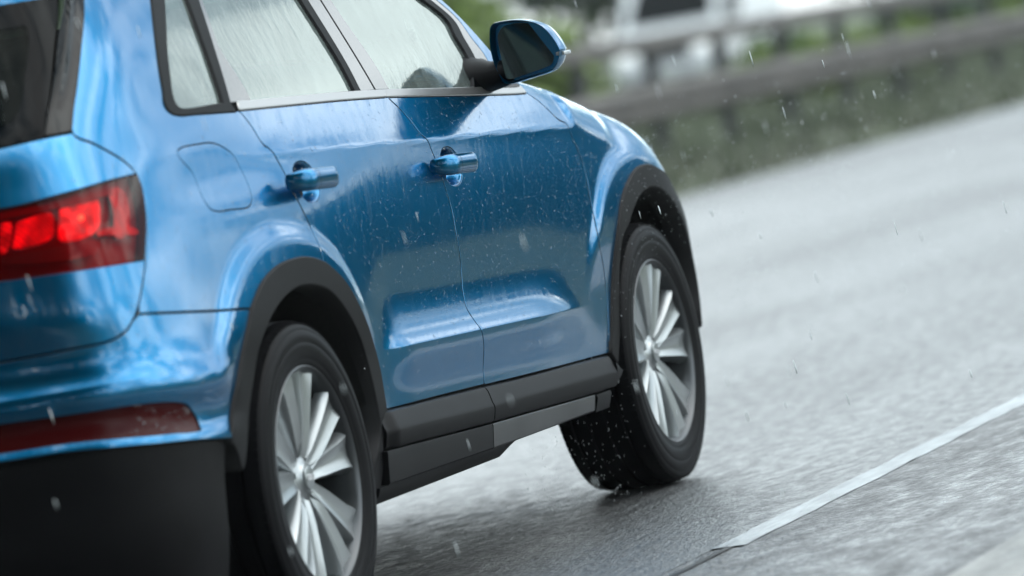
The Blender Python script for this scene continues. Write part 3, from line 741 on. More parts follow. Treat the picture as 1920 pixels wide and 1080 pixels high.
# panel outlines on the body surface: (distance round the car, height)
D = {
 'TG': [(3.6087, 1.4378), (3.7237, 1.3449), (3.7945, 1.2535), (3.8457, 1.1677), (3.8383, 1.1567), (3.7879, 1.1379), (3.7402, 1.1177), (3.6885, 1.0952), (3.6522, 1.0728), (3.6367, 1.0544), (3.6311, 1.0309), (3.6432, 1.0007), (3.6633, 0.9644), (3.7085, 0.9111), (3.7457, 0.8691), (3.7801, 0.831), (3.8135, 0.7944), (3.8442, 0.768), (3.8741, 0.7495), (3.9099, 0.7378), (3.9534, 0.7331), (4.0203, 0.7327), (4.0947, 0.7307), (4.166, 0.7295)],
 'BS': [(3.8215, 0.7774), (3.6249, 0.7597), (3.3313, 0.7353)],
 'RQ': [(2.9907, 1.1522), (2.9677, 1.1531), (2.9447, 1.1227), (2.9374, 1.0972), (2.9311, 1.0716), (2.9085, 1.0572), (2.8961, 1.0315), (2.8846, 1.0022), (2.8783, 0.9561), (2.8603, 0.9143), (2.8416, 0.8715), (2.8447, 0.8341), (2.844, 0.8024), (2.8465, 0.7882)],
 'DD': [(2.0436, 1.1383), (2.0361, 1.123), (1.9949, 1.088), (1.973, 1.0552), (1.9631, 1.0244), (1.9433, 1.008), (1.9357, 0.9814), (1.9255, 0.9493), (1.9194, 0.919), (1.9101, 0.8794), (1.9055, 0.8363), (1.9111, 0.78), (1.911, 0.7287), (1.9154, 0.6871), (1.9315, 0.641), (1.9415, 0.6027), (1.9299, 0.5749), (1.9198, 0.5466), (1.9154, 0.5333), (1.9118, 0.4789), (1.924, 0.4169)],
 'FF': [(1.0453, 1.077), (1.0026, 1.0518), (0.9715, 1.02), (0.9411, 0.993), (0.9018, 0.98), (0.8869, 0.941), (0.8602, 0.8958), (0.8499, 0.8337), (0.8553, 0.7965), (0.866, 0.7373), (0.885, 0.6687), (0.8632, 0.5987), (0.862, 0.5384), (0.8796, 0.4768), (0.9122, 0.3881)],
 'RB': [(2.5973, 0.4324), (2.3325, 0.4265), (1.929, 0.4149)],
 'FB': [(1.9259, 0.4133), (1.732, 0.4072), (1.2451, 0.3933), (0.918, 0.3846)],
 'BELT': [(2.9677, 1.1531), (2.3407, 1.1359), (2.055, 1.1256), (1.5849, 1.1004), (1.1968, 1.0791), (1.0541, 1.0731)],
 'BELTT': [(2.9565, 1.1711), (2.3164, 1.1528), (2.0381, 1.142), (1.5556, 1.1169), (1.0618, 1.0943)],
 'QWO': [(2.9907, 1.1522), (3.2001, 1.1607), (3.296, 1.1649), (3.3339, 1.1746), (3.3448, 1.1908), (3.3266, 1.2183), (3.2931, 1.2761), (3.235, 1.3412), (3.1347, 1.4203), (3.0172, 1.4925)],
 'QWG': [(3.0483, 1.1723), (3.2835, 1.1845), (3.2839, 1.2073), (3.2601, 1.2419), (3.2124, 1.2998), (3.0532, 1.417), (2.9585, 1.4774)],
 'QWR': [(3.0341, 1.1738), (2.9142, 1.4111), (2.863, 1.4736)],
 'CS': [(2.9955, 1.1724), (2.8514, 1.4084), (2.7977, 1.471)],
 'RGL': [(2.9565, 1.1711), (2.8297, 1.4074), (2.7792, 1.4702)],
 'RGR': [(2.2304, 1.15), (2.2258, 1.2147), (2.2474, 1.3801), (2.2437, 1.4476)],
 'B1': [(2.197, 1.1479), (2.1925, 1.2128), (2.2081, 1.3783), (2.2047, 1.4459)],
 'B2': [(2.107, 1.1462), (2.1147, 1.211), (2.1352, 1.3749), (2.1322, 1.4429)],
 'B3': [(2.0967, 1.1456), (2.1045, 1.2104), (2.1251, 1.3744), (2.1222, 1.4424)],
 'FGL': [(2.0084, 1.1415), (2.0164, 1.2067), (2.0553, 1.3264), (2.0642, 1.3716), (2.0685, 1.4402)],
 'FGR': [(1.4042, 1.1106), (1.3381, 1.1553), (1.3111, 1.1966), (1.3149, 1.2438), (1.3044, 1.2818), (1.4036, 1.3429), (1.6271, 1.4368)],
 'AS': [(1.303, 1.1247), (1.2619, 1.1869), (1.26, 1.2369), (1.2549, 1.2767), (1.3493, 1.3407), (1.5397, 1.4336)],
 'AT': [(1.1857, 1.1396), (1.1804, 1.1898), (1.2017, 1.2268), (1.2206, 1.278), (1.3072, 1.339), (1.487, 1.4317)],
 'A2': [(1.0735, 1.0994), (1.1002, 1.1492), (1.12, 1.1909), (1.186, 1.2721), (1.2742, 1.3419), (1.4459, 1.4302)],
 'SAIL': [(1.4144, 1.1098), (1.3405, 1.154), (1.2585, 1.1767), (1.196, 1.1647), (1.1782, 1.1319), (1.0686, 1.0932)],
 'DIV': [(2.8771, 1.3012), (2.8668, 1.1664), (2.9549, 1.1722)],
 'FUEL': [(3.3822, 1.0905), (3.3559, 1.0957), (3.2753, 1.0969), (3.1905, 1.0941), (3.1533, 1.0852), (3.1086, 1.061), (3.0999, 1.0397), (3.095, 1.0076), (3.1027, 0.9752), (3.1104, 0.96), (3.1421, 0.9458), (3.2387, 0.9473), (3.3097, 0.95), (3.3395, 0.9599), (3.349, 0.9847), (3.3442, 1.0357), (3.3687, 1.0612), (3.3877, 1.0791)],
 'RO': [(2.8465, 0.7882), (2.8358, 0.7836), (2.7563, 0.7389), (2.6929, 0.6763), (2.6414, 0.615), (2.6052, 0.5415), (2.6, 0.4741), (2.6034, 0.427)],
 'ROL': [(3.3237, 0.7333), (3.2287, 0.7791), (3.1168, 0.8073), (2.9864, 0.8129), (2.9043, 0.8031), (2.8465, 0.7882)],
 'ROB': [(3.5793, 0.477), (3.5445, 0.5174), (3.4819, 0.5894), (3.4032, 0.6686), (3.3237, 0.7333)],
 'RI': [(2.6592, 0.3912), (2.6636, 0.5102), (2.699, 0.5981), (2.7743, 0.6746), (2.859, 0.7294), (2.9503, 0.7523), (3.0497, 0.757), (3.1631, 0.7361), (3.2595, 0.7), (3.3484, 0.6457), (3.4051, 0.5812), (3.4672, 0.5083), (3.5118, 0.4453)],
 'LT': [(4.0867, 1.0358), (3.9337, 1.0451), (3.7663, 1.0549), (3.6367, 1.0578)],
 'LB': [(3.7377, 0.8843), (3.9109, 0.8881), (4.0262, 0.891), (4.1243, 0.8942)],
 'LC': [(3.6337, 1.0311), (3.6458, 1.0009), (3.6682, 0.9648), (3.7049, 0.9222), (3.7377, 0.8843)],
 'BC': [(4.1772, 0.6585), (4.0352, 0.6564), (3.9407, 0.6561), (3.7501, 0.6454), (3.613, 0.6289)],
 'REFT': [(4.1823, 0.6041), (4.0388, 0.5999), (3.8676, 0.5946), (3.7579, 0.5819), (3.7178, 0.57), (3.6881, 0.5394), (3.6866, 0.5197)],
 'REFB': [(3.6887, 0.5176), (3.964, 0.5367), (4.186, 0.5469)],
 'BUB': [(4.1861, 0.5313), (4.0431, 0.5295), (3.7839, 0.5079), (3.5756, 0.4866)],
 'TGW': [(4.0479, 1.16), (3.9316, 1.1653), (3.8551, 1.1664)],
 'BLD': [(3.9316, 1.1653), (3.8787, 1.2587), (3.8204, 1.3565), (3.7347, 1.4448)],
 'CLR': [(3.9789, 1.4139), (3.9418, 1.4015), (3.899, 1.3993), (3.9485, 1.2896), (3.9682, 1.2468), (3.998, 1.2169), (4.036, 1.2031)],
 'LA': [(4.0937, 1.0124), (4.0737, 1.0113), (4.0963, 0.957), (4.1113, 0.9496)],
 'LBk': [(4.0604, 1.0102), (3.9748, 1.017), (3.9799, 0.9907), (3.9936, 0.967), (4.0849, 0.9584), (4.0754, 0.9803)],
 'LCk': [(3.9517, 1.0204), (3.9209, 1.0275), (3.8208, 1.0283), (3.8475, 0.9733), (3.8821, 0.9583), (3.9764, 0.9577)],
 'LD': [(3.769, 1.0414), (3.7194, 1.0404), (3.6995, 1.0169), (3.7479, 0.9424), (3.8003, 0.9444), (3.7732, 0.9996)],
 'LE': [(3.8694, 0.9522), (3.8596, 0.9612), (3.712, 0.9516), (3.7046, 0.9417)],
 'LR': [(4.1136, 0.94), (3.8701, 0.9399), (3.8739, 0.9202), (4.1162, 0.9293)],
 'HR': [(2.7046, 0.9705), (2.8134, 0.9829), (2.5717, 0.9638)],
 'HF': [(1.7693, 0.934), (1.8863, 0.9452), (1.6182, 0.9309)]}
DF = {
 'FO': [(0.9122, 0.3881), (0.8821, 0.4357), (0.8045, 0.5714), (0.7585, 0.6481), (0.6966, 0.7203), (0.6317, 0.7685), (0.5534, 0.8022), (0.4643, 0.8258), (0.3614, 0.8289), (0.275, 0.8149), (0.1679, 0.7859)],
 'FI': [(0.8756, 0.3553), (0.8025, 0.4813), (0.7259, 0.6534), (0.647, 0.6965), (0.5998, 0.7235), (0.528, 0.7531), (0.4466, 0.7712), (0.3641, 0.7724), (0.2856, 0.7554), (0.2068, 0.7183)],
 'FFU': [(1.0322, 1.1472), (1.0496, 1.0984), (1.0071, 1.0595), (0.9717, 1.0203), (0.9411, 0.993), (0.9018, 0.98)]}
WHX = (0., 2.603)
STEER = 0.
HANDLES = ((0.2618, -0.915, 0.9759), (1.2184, -0.912, 0.9405))
MIRROR_OUT = [(-0.8629, 1.2413), (-0.8652, 1.2481), (-0.8678, 1.2518), (-0.8709, 1.2546), (-0.8739, 1.257), (-0.8774, 1.2584), (-0.8829, 1.2593), (-0.8918, 1.2598), (-0.9028, 1.2599), (-0.9138, 1.2596), (-0.9244, 1.259), (-0.935, 1.258), (-0.9454, 1.2564), (-0.9556, 1.2542), (-0.9655, 1.2515), (-0.9747, 1.2484), (-0.9831, 1.2449), (-0.9907, 1.2411), (-0.9978, 1.2367), (-1.0042, 1.2316), (-1.01, 1.2259), (-1.0156, 1.2192), (-1.0214, 1.211), (-1.027, 1.2019), (-1.0318, 1.1928), (-1.0359, 1.1836), (-1.0392, 1.1746), (-1.0412, 1.1675), (-1.0413, 1.164), (-1.04, 1.1625), (-1.0385, 1.16), (-1.0374, 1.1551), (-1.0362, 1.1492), (-1.0342, 1.1435), (-1.0313, 1.1381), (-1.0277, 1.1329), (-1.0231, 1.1281), (-1.0185, 1.1238), (-1.0129, 1.1201), (-1.003, 1.1167), (-0.9856, 1.1137), (-0.964, 1.1111), (-0.9443, 1.1088), (-0.9283, 1.1066), (-0.9142, 1.1047), (-0.9028, 1.1035), (-0.8952, 1.1032), (-0.8903, 1.1037), (-0.8862, 1.1048), (-0.8822, 1.1064), (-0.879, 1.1085), (-0.8762, 1.1117), (-0.8742, 1.1155), (-0.8727, 1.1204), (-0.8706, 1.1272), (-0.867, 1.1368), (-0.8629, 1.1484), (-0.8597, 1.1608), (-0.8579, 1.1737), (-0.857, 1.1874), (-0.8571, 1.2011), (-0.8583, 1.2155), (-0.8605, 1.2299)]
MIRROR_GL = [(-0.8783, 1.2176), (-0.8794, 1.2261), (-0.8814, 1.231), (-0.8842, 1.2352), (-0.8878, 1.2397), (-0.8921, 1.2434), (-0.8974, 1.2463), (-0.9039, 1.2481), (-0.9113, 1.249), (-0.919, 1.2495), (-0.9268, 1.2497), (-0.935, 1.2494), (-0.9439, 1.2481), (-0.9543, 1.2459), (-0.9654, 1.2427), (-0.9756, 1.2376), (-0.9847, 1.2298), (-0.993, 1.2201), (-1.0, 1.2098), (-1.0054, 1.1992), (-1.0095, 1.188), (-1.0123, 1.1774), (-1.0138, 1.1677), (-1.014, 1.1587), (-1.0132, 1.1508), (-1.0115, 1.1444), (-1.0087, 1.1391), (-1.0048, 1.135), (-1.0, 1.1322), (-0.9939, 1.1305), (-0.9856, 1.1288), (-0.9737, 1.1265), (-0.9595, 1.1241), (-0.9453, 1.1219), (-0.9308, 1.1198), (-0.9164, 1.1177), (-0.9051, 1.1164), (-0.8987, 1.1158), (-0.8953, 1.116), (-0.8926, 1.1171), (-0.8899, 1.1183), (-0.8877, 1.1204), (-0.8858, 1.1261), (-0.8838, 1.1369), (-0.8819, 1.1513), (-0.8804, 1.1668), (-0.8792, 1.1842), (-0.8783, 1.2027)]
MIRROR_TIP = 27
# ================================================================ the car (x forward, rear axle at x = 0)
suv = empty('blue_suv', (0, 0, 0), 0, 'wet metallic blue compact SUV with black wheel arch trim driving away on the wet road', 'car')
def rev(a): return list(a)[::-1]
SF = (F, FN)
def s_of(x, z):
    """column parameter of a given x on the flank"""
    lo, hi = -1.0, 3.7
    for _ in range(40):
        mid = (lo+hi)/2
        if S([mid], [z])[0, 0] > x: lo = mid
        else: hi = mid
    return lo
def arch_pts(wx, a0, a1, dr=0., n=24):
    out = []
    for i in range(n+1):
        a = a0+(a1-a0)*i/n; r = float(ARCH(a))+dr; x = wx+r*math.cos(R(a)); z = .345+r*math.sin(R(a)); out.append((s_of(x, z), z))
    return out
P_ = M['blue_metallic_paint']
def lift(seg, ds=0, dz=0): return [(a+ds, b+dz) for a, b in seg]

# --- rear quarter panel with the fuel flap
qpoly = loop([(3.515, 1.505), D['TG'][0]], D['TG'][:17], D['BS'], D['ROL'], rev(D['RQ']), D['QWO'], [D['QWO'][-1], (3.00, 1.505)], [(3.00, 1.505), (3.515, 1.505)])
fuel = loop(D['FUEL']+[D['FUEL'][0]])
rq = panel('rear_quarter_panel', suv, P_, qpoly, [inset(fuel, .0012)[0]])
panel('fuel_flap', suv, P_, fuel, mirror=None, gap=.0020)
panel('fuel_flap_blank', suv, P_, fuel, off=-.0005, mirror='copy')[0]
bl = [o for o in suv.children if o.name.startswith('fuel_flap_blank')]
bpy.data.objects.remove(bl[0]); bl[1].name = 'quarter_infill'      # the left side has no flap
# --- doors
def oval(c, a, b, n=40, e=2.3):
    t = np.linspace(0, 2*math.pi, n+1)[:-1]
    return np.stack([c[0]+a*np.sign(np.cos(t))*np.abs(np.cos(t))**(2/e), c[1]+b*np.sign(np.sin(t))*np.abs(np.sin(t))**(2/e)], 1)
CUP = [(s_of(HANDLES[0][0], HANDLES[0][2])-.058, HANDLES[0][2]-.004), (s_of(HANDLES[1][0], HANDLES[1][2])-.050, HANDLES[1][2]-.004)]
cups = [oval(c, .064, .046) for c in CUP]
def bowl(s_, z_, c):
    r = ((np.abs(s_-c[0])/.064)**2.3+(np.abs(z_-c[1])/.046)**2.3)**(1/2.3); return -.048*np.sqrt(np.clip(1-np.clip(r, 0, 1)**2.2, 0, 1))*sstep((1.02-r)/.35)**.5
rdoor = panel('rear_door', suv, P_, loop(D['RQ'][1:], D['RO'], [D['RO'][-1], D['RB'][0]], D['RB'], rev(D['DD']), rev(D['BELT'][:3])), [cups[0]], crease=True)
fdoor = panel('front_door', suv, P_, loop(D['DD'][:], D['FB'], rev(D['FF']), rev(D['BELT'][2:])), [cups[1]], crease=True)
for c, cu, dr in ((CUP[0], cups[0], rdoor), (CUP[1], cups[1], fdoor)):
    panel('handle_bowl', dr[0], P_, cu, left_parent=dr[1], off=-.0015, gap=-.0012, edge=False, res=(.006, .004), shape=lambda a, b, c=c: bowl(a, b, c))
# --- front wing (on its own surface)
def t_end(s_):
    x = float(np.clip(S([s_], [.85])[0, 0], 1.75, 3.42)); B = _basis(_XS, _MX, [x]); return float((B@_Z0)[0]+TL)
shut = [(q, t_end(q)) for q in np.linspace(DF['FFU'][0][0], -.55, 20)]
front_arch = DF['FO']+arch_pts(2.603, 50, 3, 0.0, 14)
wing_front = [(s_of(3.05, .38), .372), (-.10, .44), (-.18, .60), (-.30, .72), (-.45, .80), (-.55, t_end(-.55))]
wing = panel('front_wing', suv, P_, loop(DF['FFU'], [DF['FFU'][-1]]+D['FF'][5:], front_arch, [front_arch[-1], wing_front[0]], wing_front, rev(shut)), fn=SF)
# --- bonnet
V = []; Fc = []; NX, NY = 40, 24; Nn = []
ss = np.linspace(DF['FFU'][0][0]+.02, -.60, NX)
for i, q in enumerate(ss):
    e = F([q], [t_end(q)-.0005])[0]; x = e[0]; y3 = -e[1]-.003
    for j in range(-NY, NY+1):
        k = abs(j)/NY; cr_ = .040*min(1, (3.5-x)/.5)
        V.append((x+.10*(1-k*k)*(1 if i else .3)*min(1, i/8), (j/NY)*y3, e[2]+cr_*(1-k**3.2)*(1-.0*k)))
w_ = 2*NY+1
for i in range(NX-1):
    for j in range(2*NY): Fc.append((i*w_+j, (i+1)*w_+j, (i+1)*w_+j+1, i*w_+j+1))
make('bonnet', V, [f[::-1] for f in Fc] if True else Fc, P_, suv)
# --- front bumper, grille, headlamp (not seen from behind, simple)
fb = loop([(s_of(3.05, .38), .372), (-.10, .44), (-.18, .60), (-.30, .72)], [(-.30, .72), (-1.20, .70)], [(-1.20, .70), (-1.20, .36)], [(-1.20, .36), (-.2, .375)], [(-.2, .375), (s_of(3.05, .38), .372)])
panel('front_bumper', suv, P_, fb, mirror='join', res=(.05, .04))
panel('grille', suv, M['black_trim'], loop([(-1.2, .40), (-.85, .42)], [(-.85, .42), (-.80, .68)], [(-.80, .68), (-1.2, .69)], [(-1.2, .69), (-1.2, .40)]), off=.006, mirror='join', res=(.05, .04))
panel('headlamp', suv, M['headlamp_glass'], loop([(-.72, .66), (-.36, .72)], [(-.36, .72), (-.42, .785)], [(-.42, .785), (-.74, .72)], [(-.74, .72), (-.72, .66)]), off=.004, fn=SF, res=(.04, .03))
# --- rear bumper
bump_poly = loop(D['BS'], rev(D['ROB']), rev(D['BUB']), [D['BUB'][0], (4.72, .505)], [(4.72, .505), (4.72, .727)], [(4.72, .727), D['TG'][-1]], rev(D['TG'][17:]))
refl = loop([(4.34, .595), D['REFT'][0]]+[], D['REFT'], D['REFB'], [D['REFB'][-1], (4.34, .543)], [(4.34, .543), (4.34, .595)])
panel('rear_bumper', suv, P_, bump_poly, [refl], mirror='join')
panel('reflector', suv, M['reflector_red'], refl, off=-.004, gap=-.0005)
# painted lip under the reflector
lipb = [(a, b-.0) for a, b in rev(D['BUB'])]
panel('bumper_lip', suv, P_, loop(D['BUB'][:3]+[D['BUB'][3]], [D['BUB'][3], (D['BUB'][3][0], D['BUB'][3][1]+.010)], rev(lift(D['BUB'][:3], 0, .013)), [(D['BUB'][0][0], D['BUB'][0][1]+.013), D['BUB'][0]]), off=.006, gap=0, res=(.02, .004), depth=.01)
edge_s = [(D['ROB'][0][0]+.0, D['ROB'][0][1]), (3.605, .40), (3.60, .165)]
low_poly = loop(D['BUB'], [D['BUB'][-1], D['ROB'][0]], edge_s, [(3.60, .165), (4.72, .165)], [(4.72, .165), (4.72, .503)], [(4.72, .503), D['BUB'][0]])
panel('lower_bumper', suv, M['black_trim'], low_poly, off=-.008, mirror='join', res=(.03, .02))
# --- tailgate
lamp_l = 4.26
LT = [(lamp_l, 1.052)]+D['LT']; LB = D['LB']+[(lamp_l, .905)]
lamp = loop(LT, D['LC'], LB, [(lamp_l, .905), (lamp_l, 1.052)])
tgw = D['TGW']
tg_poly = loop(D['TG'][3:], [D['TG'][-1], (4.72, .7285)], [(4.72, .7285), (4.72, 1.158)], [(4.72, 1.158), tgw[0]], tgw, [tgw[-1], D['TG'][3]])
panel('tailgate', suv, P_, tg_poly, [lamp], mirror='join')
# --- tail lamp: housing, lit segments, lens
panel('lamp_housing', suv, M['lamp_housing'], lamp, off=-.030, gap=-.004, edge=False, depth=.03)
lens_r = []
def lampbit(nm, key, m, off, **k): return panel(nm, suv, m, loop(D[key]+[D[key][0]], step=.004), off=off, gap=.0004, res=(.010, .006), depth=.012, **k)
lampbit('lamp_segment', 'LBk', M['lamp_red'], -.014); lampbit('lamp_segment', 'LCk', M['lamp_red'], -.012)
lampbit('lamp_segment', 'LA', M['lamp_red'], -.014); lampbit('lamp_side_segment', 'LD', M['lamp_red_dim'], -.012)
lampbit('lamp_light_guide', 'LE', M['lamp_red_dim'], -.009); lampbit('reversing_light', 'LR', M['lamp_clear'], -.010)
rib = []
q0 = np.array(D['LCk']); c0 = q0.mean(0)
for sgn_ in (1, -1):
    mb = MB()
    bm = bmesh.new(); bmesh.ops.create_uvsphere(bm, u_segments=12, v_segments=8, radius=.0065); bm.verts.index_update()
    pc = S([c0[0]+.004], [c0[1]])[0]+SN([c0[0]], [c0[1]])[0]*-.006
    mb.add([(v.co.x+pc[0], v.co.y+pc[1]*1, v.co.z+pc[2]) if sgn_ == 1 else (v.co.x+pc[0], v.co.y-pc[1], v.co.z+pc[2]) for v in bm.verts], [tuple(v.index for v in f.verts) for f in bm.faces]); bm.free()
    mb.build('brake_bulb', M['bulb_glow'], suv)
panel('lamp_bezel', suv, M['lamp_housing'], loop([(a+.006, b-.004) for a, b in D['LT']][:1]+[(a, b-.012) for a, b in D['LT'][1:3]], [(D['LT'][2][0], D['LT'][2][1]-.012), (D['LT'][2][0], D['LT'][2][1]-.026)], [(D['LT'][2][0], D['LT'][2][1]-.026), (D['LT'][0][0]+.006, D['LT'][0][1]-.020)], [(D['LT'][0][0]+.006, D['LT'][0][1]-.020), (D['LT'][0][0]+.006, D['LT'][0][1]-.004)]), off=-.006, gap=.0004, res=(.02, .006), depth=.01)
panel('lamp_lens', suv, M['red_lens'], lamp, off=.001, gap=.0012, bev=.002, depth=.004)
# --- rear window with dark border and the glossy side blade
def ext(a, b, z):      # continue the line a-b up to height z
    t = (z-b[1])/(b[1]-a[1]); return (b[0]+(b[0]-a[0])*t, z)
tg_top = ext(D['TG'][1], D['TG'][0], 1.49); bl_top = ext(D['BLD'][1], D['BLD'][-1], 1.49)
blade = loop([tgw[1], D['BLD'][1], D['BLD'][2], D['BLD'][-1], bl_top], [bl_top, tg_top], [tg_top, D['TG'][0], D['TG'][1], D['TG'][2], D['TG'][3]], [D['TG'][3], tgw[-1], tgw[1]])
bx0 = np.array(D['BLD'] if D['BLD'][0][1] < D['BLD'][-1][1] else D['BLD'][::-1])
def blade_shape(s_, z_):
    e = np.polyval(np.polyfit(bx0[:, 1], bx0[:, 0], 2), z_); t = (e-s_)
    w1 = sstep((z_-1.17)/.20)
    return .004+w1*.020*np.exp(-((t-.022)/.020)**2)
panel('window_blade', suv, M['blade_gloss'], blade, shape=blade_shape, off=0, res=(.006, .02), gap=.0025)
clr = loop(rev(D['CLR'])[:1]+[D['CLR'][-2], D['CLR'][-3], D['CLR'][-4], D['CLR'][-5], D['CLR'][1]], [D['CLR'][1], (4.72, D['CLR'][1][1]+.01)], [(4.72, D['CLR'][1][1]+.01), (4.72, D['CLR'][-1][1]-.005)], [(4.72, D['CLR'][-1][1]-.005), D['CLR'][-1]])
rw = loop([tgw[0], tgw[1]], D['BLD'], [D['BLD'][-1], bl_top], [bl_top, (4.72, 1.49)], [(4.72, 1.49), (4.72, 1.160)], [(4.72, 1.160), tgw[0]])
panel('rear_window', suv, M['gloss_black'], rw, [clr], mirror='join', off=-.002, gap=.002)
panel('rear_window_glass', suv, M['privacy_glass'], clr, mirror='join', off=-.003, gap=-.0005, edge=False)
# --- side windows
gR = loop(D['RGL'], [D['RGL'][-1], D['RGR'][-1]], rev(D['RGR']), [D['RGR'][0], D['RGL'][0]])
gF = loop(D['FGL'], [D['FGL'][-1], (1.75, 1.452), D['FGR'][-1]], rev(D['FGR']), [D['FGR'][0], D['FGL'][0]])
gQ = loop(D['QWR'], [D['QWR'][-1], D['QWG'][-1]], rev(D['QWG']), [D['QWG'][0], D['QWR'][0]])
RD, FD = rdoor, fdoor
def pp(nm, m, poly, rp, off, **k):
    """a part of the door on both sides"""
    a, b = panel(nm, rp[0], m, poly, off=off, left_parent=rp[1], **k); return a, b
SG = M['side_glass']
pp('window_glass', SG, gR, RD, -.006, gap=-.003, edge=False, res=(.03, .02))
pp('window_glass', SG, gF, FD, -.006, gap=-.003, edge=False, res=(.03, .02))
panel('quarter_window', suv, SG, gQ, off=-.004, gap=-.003, edge=False, res=(.03, .02))
inner = loop(D['QWR'], [D['QWR'][-1], D['QWG'][-1]], rev(D['QWG']), [D['QWG'][0], D['QWR'][0]])
qs = lambda seg, f: [tuple(np.array(a)*(1-f)+np.array(b)*f) for a, b in seg]
# rubber frame of the quarter window: from its outer line to the glass, closed by the upright strip
qf = loop(D['QWO'][::1], [D['QWO'][-1], D['CS'][-1]], rev(D['CS']), [D['CS'][0], D['QWO'][0]])
panel('quarter_window_frame', suv, M['rubber_seal'], qf, [inner], off=.004, gap=.001, bev=.004)
pp('window_frame', M['pillar_trim'], loop(D['CS'], [D['CS'][-1], D['RGL'][-1]], rev(D['RGL']), [D['RGL'][0], D['CS'][0]]), RD, .003, gap=.0008)
pp('window_seal', M['rubber_seal'], loop(D['RGR'], [D['RGR'][-1], D['B1'][-1]], rev(D['B1']), [D['B1'][0], D['RGR'][0]]), RD, .002, gap=.0004)
pp('pillar_trim', M['pillar_trim'], loop(D['B1'], [D['B1'][-1], D['B2'][-1]], rev(D['B2']), [D['B2'][0], D['B1'][0]]), RD, .003, gap=.0008)
pp('pillar_trim', M['pillar_trim'], loop(D['B3'], [D['B3'][-1], D['FGL'][-1]], rev(D['FGL']), [D['FGL'][0], D['B3'][0]]), FD, .003, gap=.0008)
pp('window_seal', M['rubber_seal'], loop(D['FGR'], [D['FGR'][-1], D['AS'][-1]], rev(D['AS']), [D['AS'][0], D['FGR'][0]]), FD, .002, gap=.0004)
pp('pillar_trim', M['pillar_trim'], loop(D['AS'], [D['AS'][-1], D['AT'][-1]], rev(D['AT']), [D['AT'][0], D['AS'][0]]), FD, .002, gap=.0008)
panel('front_pillar', suv, P_, loop(D['AT'], [D['AT'][-1], D['A2'][-1]], rev(D['A2']), [D['A2'][0], D['AT'][0]]), off=.003, gap=.0012)
pp('mirror_sail', M['gloss_black'], loop(D['SAIL']+[D['SAIL'][0]]), FD, .006, gap=.0005)
pp('divider_bar', M['pillar_trim'], loop(D['DIV']+[D['DIV'][0]]), RD, -.002, gap=.0005, depth=.006)
# waist moulding
pp('waist_moulding', M['satin_moulding'], loop(D['BELT'][:3], [D['BELT'][2], D['BELTT'][2]], rev(D['BELTT'][:3]), [D['BELTT'][0], D['BELT'][0]]), RD, .005, gap=.0012, bev=.003)
pp('waist_moulding', M['satin_moulding'], loop(D['BELT'][2:], [D['BELT'][-1], D['BELTT'][-1]], rev(D['BELTT'][2:]), [D['BELTT'][2], D['BELT'][2]]), FD, .005, gap=.0012, bev=.003)
# side frame above the glass + roof + windscreen
V = []; Fc = []
sr = np.linspace(D['A2'][-1][0]-.02, 4.72, 70)
for q in sr:
    z0 = 1.45; a = S([q], [z0])[0]; n_ = SN([q], [z0])[0]; a = a-n_*.006
    for j in range(13):
        k = j/12; e = math.sin(k*math.pi/2)
        V.append((a[0]+(.35 if q > 3.5 else 0)*k*.0+(1.2-a[0])*(.0), a[1]*math.cos(k*math.pi/2)**.55 if j < 12 else 0, z0+.138*e))
for i in range(len(sr)-1):
    for j in range(12): Fc.append((i*13+j, i*13+j+1, (i+1)*13+j+1, (i+1)*13+j))
V2 = [(x, -y, z) for x, y, z in V]; n_ = len(V)
make('roof', V+V2, Fc+[tuple(i+n_ for i in f)[::-1] for f in Fc], P_, suv)
V = []; Fc = []; a2 = smooth_line(D['A2'], .03); a3 = S(a2[:, 0], a2[:, 1])-SN(a2[:, 0], a2[:, 1])*.004
for p_ in a3:
    for j in range(17):
        t = j/8-1; V.append((p_[0]+.16*(1-t*t), p_[1]*-t, p_[2]+.0))
for i in range(len(a3)-1):
    for j in range(16): Fc.append((i*17+j, i*17+j+1, (i+1)*17+j+1, (i+1)*17+j))
make('windscreen', V, Fc, M['side_glass'], suv)

# --- door handles: a bowl and a grip
def handle(c, ps, door, lock):
    c = np.array(c)
    for side, par in ((1, door[0]), (-1, door[1])):
        mb = MB()      # grip: rounded bar running along x, ends turned in to the door
        n = 22; pts = []; L_ = .205
        for i in range(n+1):
            t = -1+2*i/n; x = c[0]+t*L_/2; inn = .034*max(0, (abs(t)-.62)/.38)**2.2
            r = 1-.25*max(0, (abs(t)-.75)/.25)**2
            ang = [(math.cos(a), math.sin(a)) for a in np.linspace(0, 2*math.pi, 17)[:-1]]
            for ca, sa in ang:
                yy = (.017 if ca > 0 else .014)*abs(ca)**.8*math.copysign(1, ca)*r; zz = .0245*abs(sa)**.8*math.copysign(1, sa)*r
                pts.append((x, (c[1]-yy+inn)*side, c[2]+zz-.003*t))
        Fc = [(i*16+k, i*16+(k+1) % 16, (i+1)*16+(k+1) % 16, (i+1)*16+k) for i in range(n) for k in range(16)]
        Fc += [tuple(range(16)), tuple(n*16+k for k in range(16))[::-1]]
        mb.add(pts, Fc); h = mb.build('door_handle', P_, par, True, 50)
        t0 = -.42; ring = MB(); pr_ = []
        for dx in (-.0009, .0009):
            for ca, sa in ang: pr_.append((c[0]+t0*L_/2+dx, (c[1]-(.0173 if ca > 0 else .0143)*abs(ca)**.8*math.copysign(1, ca))*side, c[2]+.0249*abs(sa)**.8*math.copysign(1, sa)-.003*t0))
        ring.add(pr_, [(k, (k+1) % 16, 16+(k+1) % 16, 16+k) for k in range(16)]); ring.build('joint', M['dark_cavity'], h)
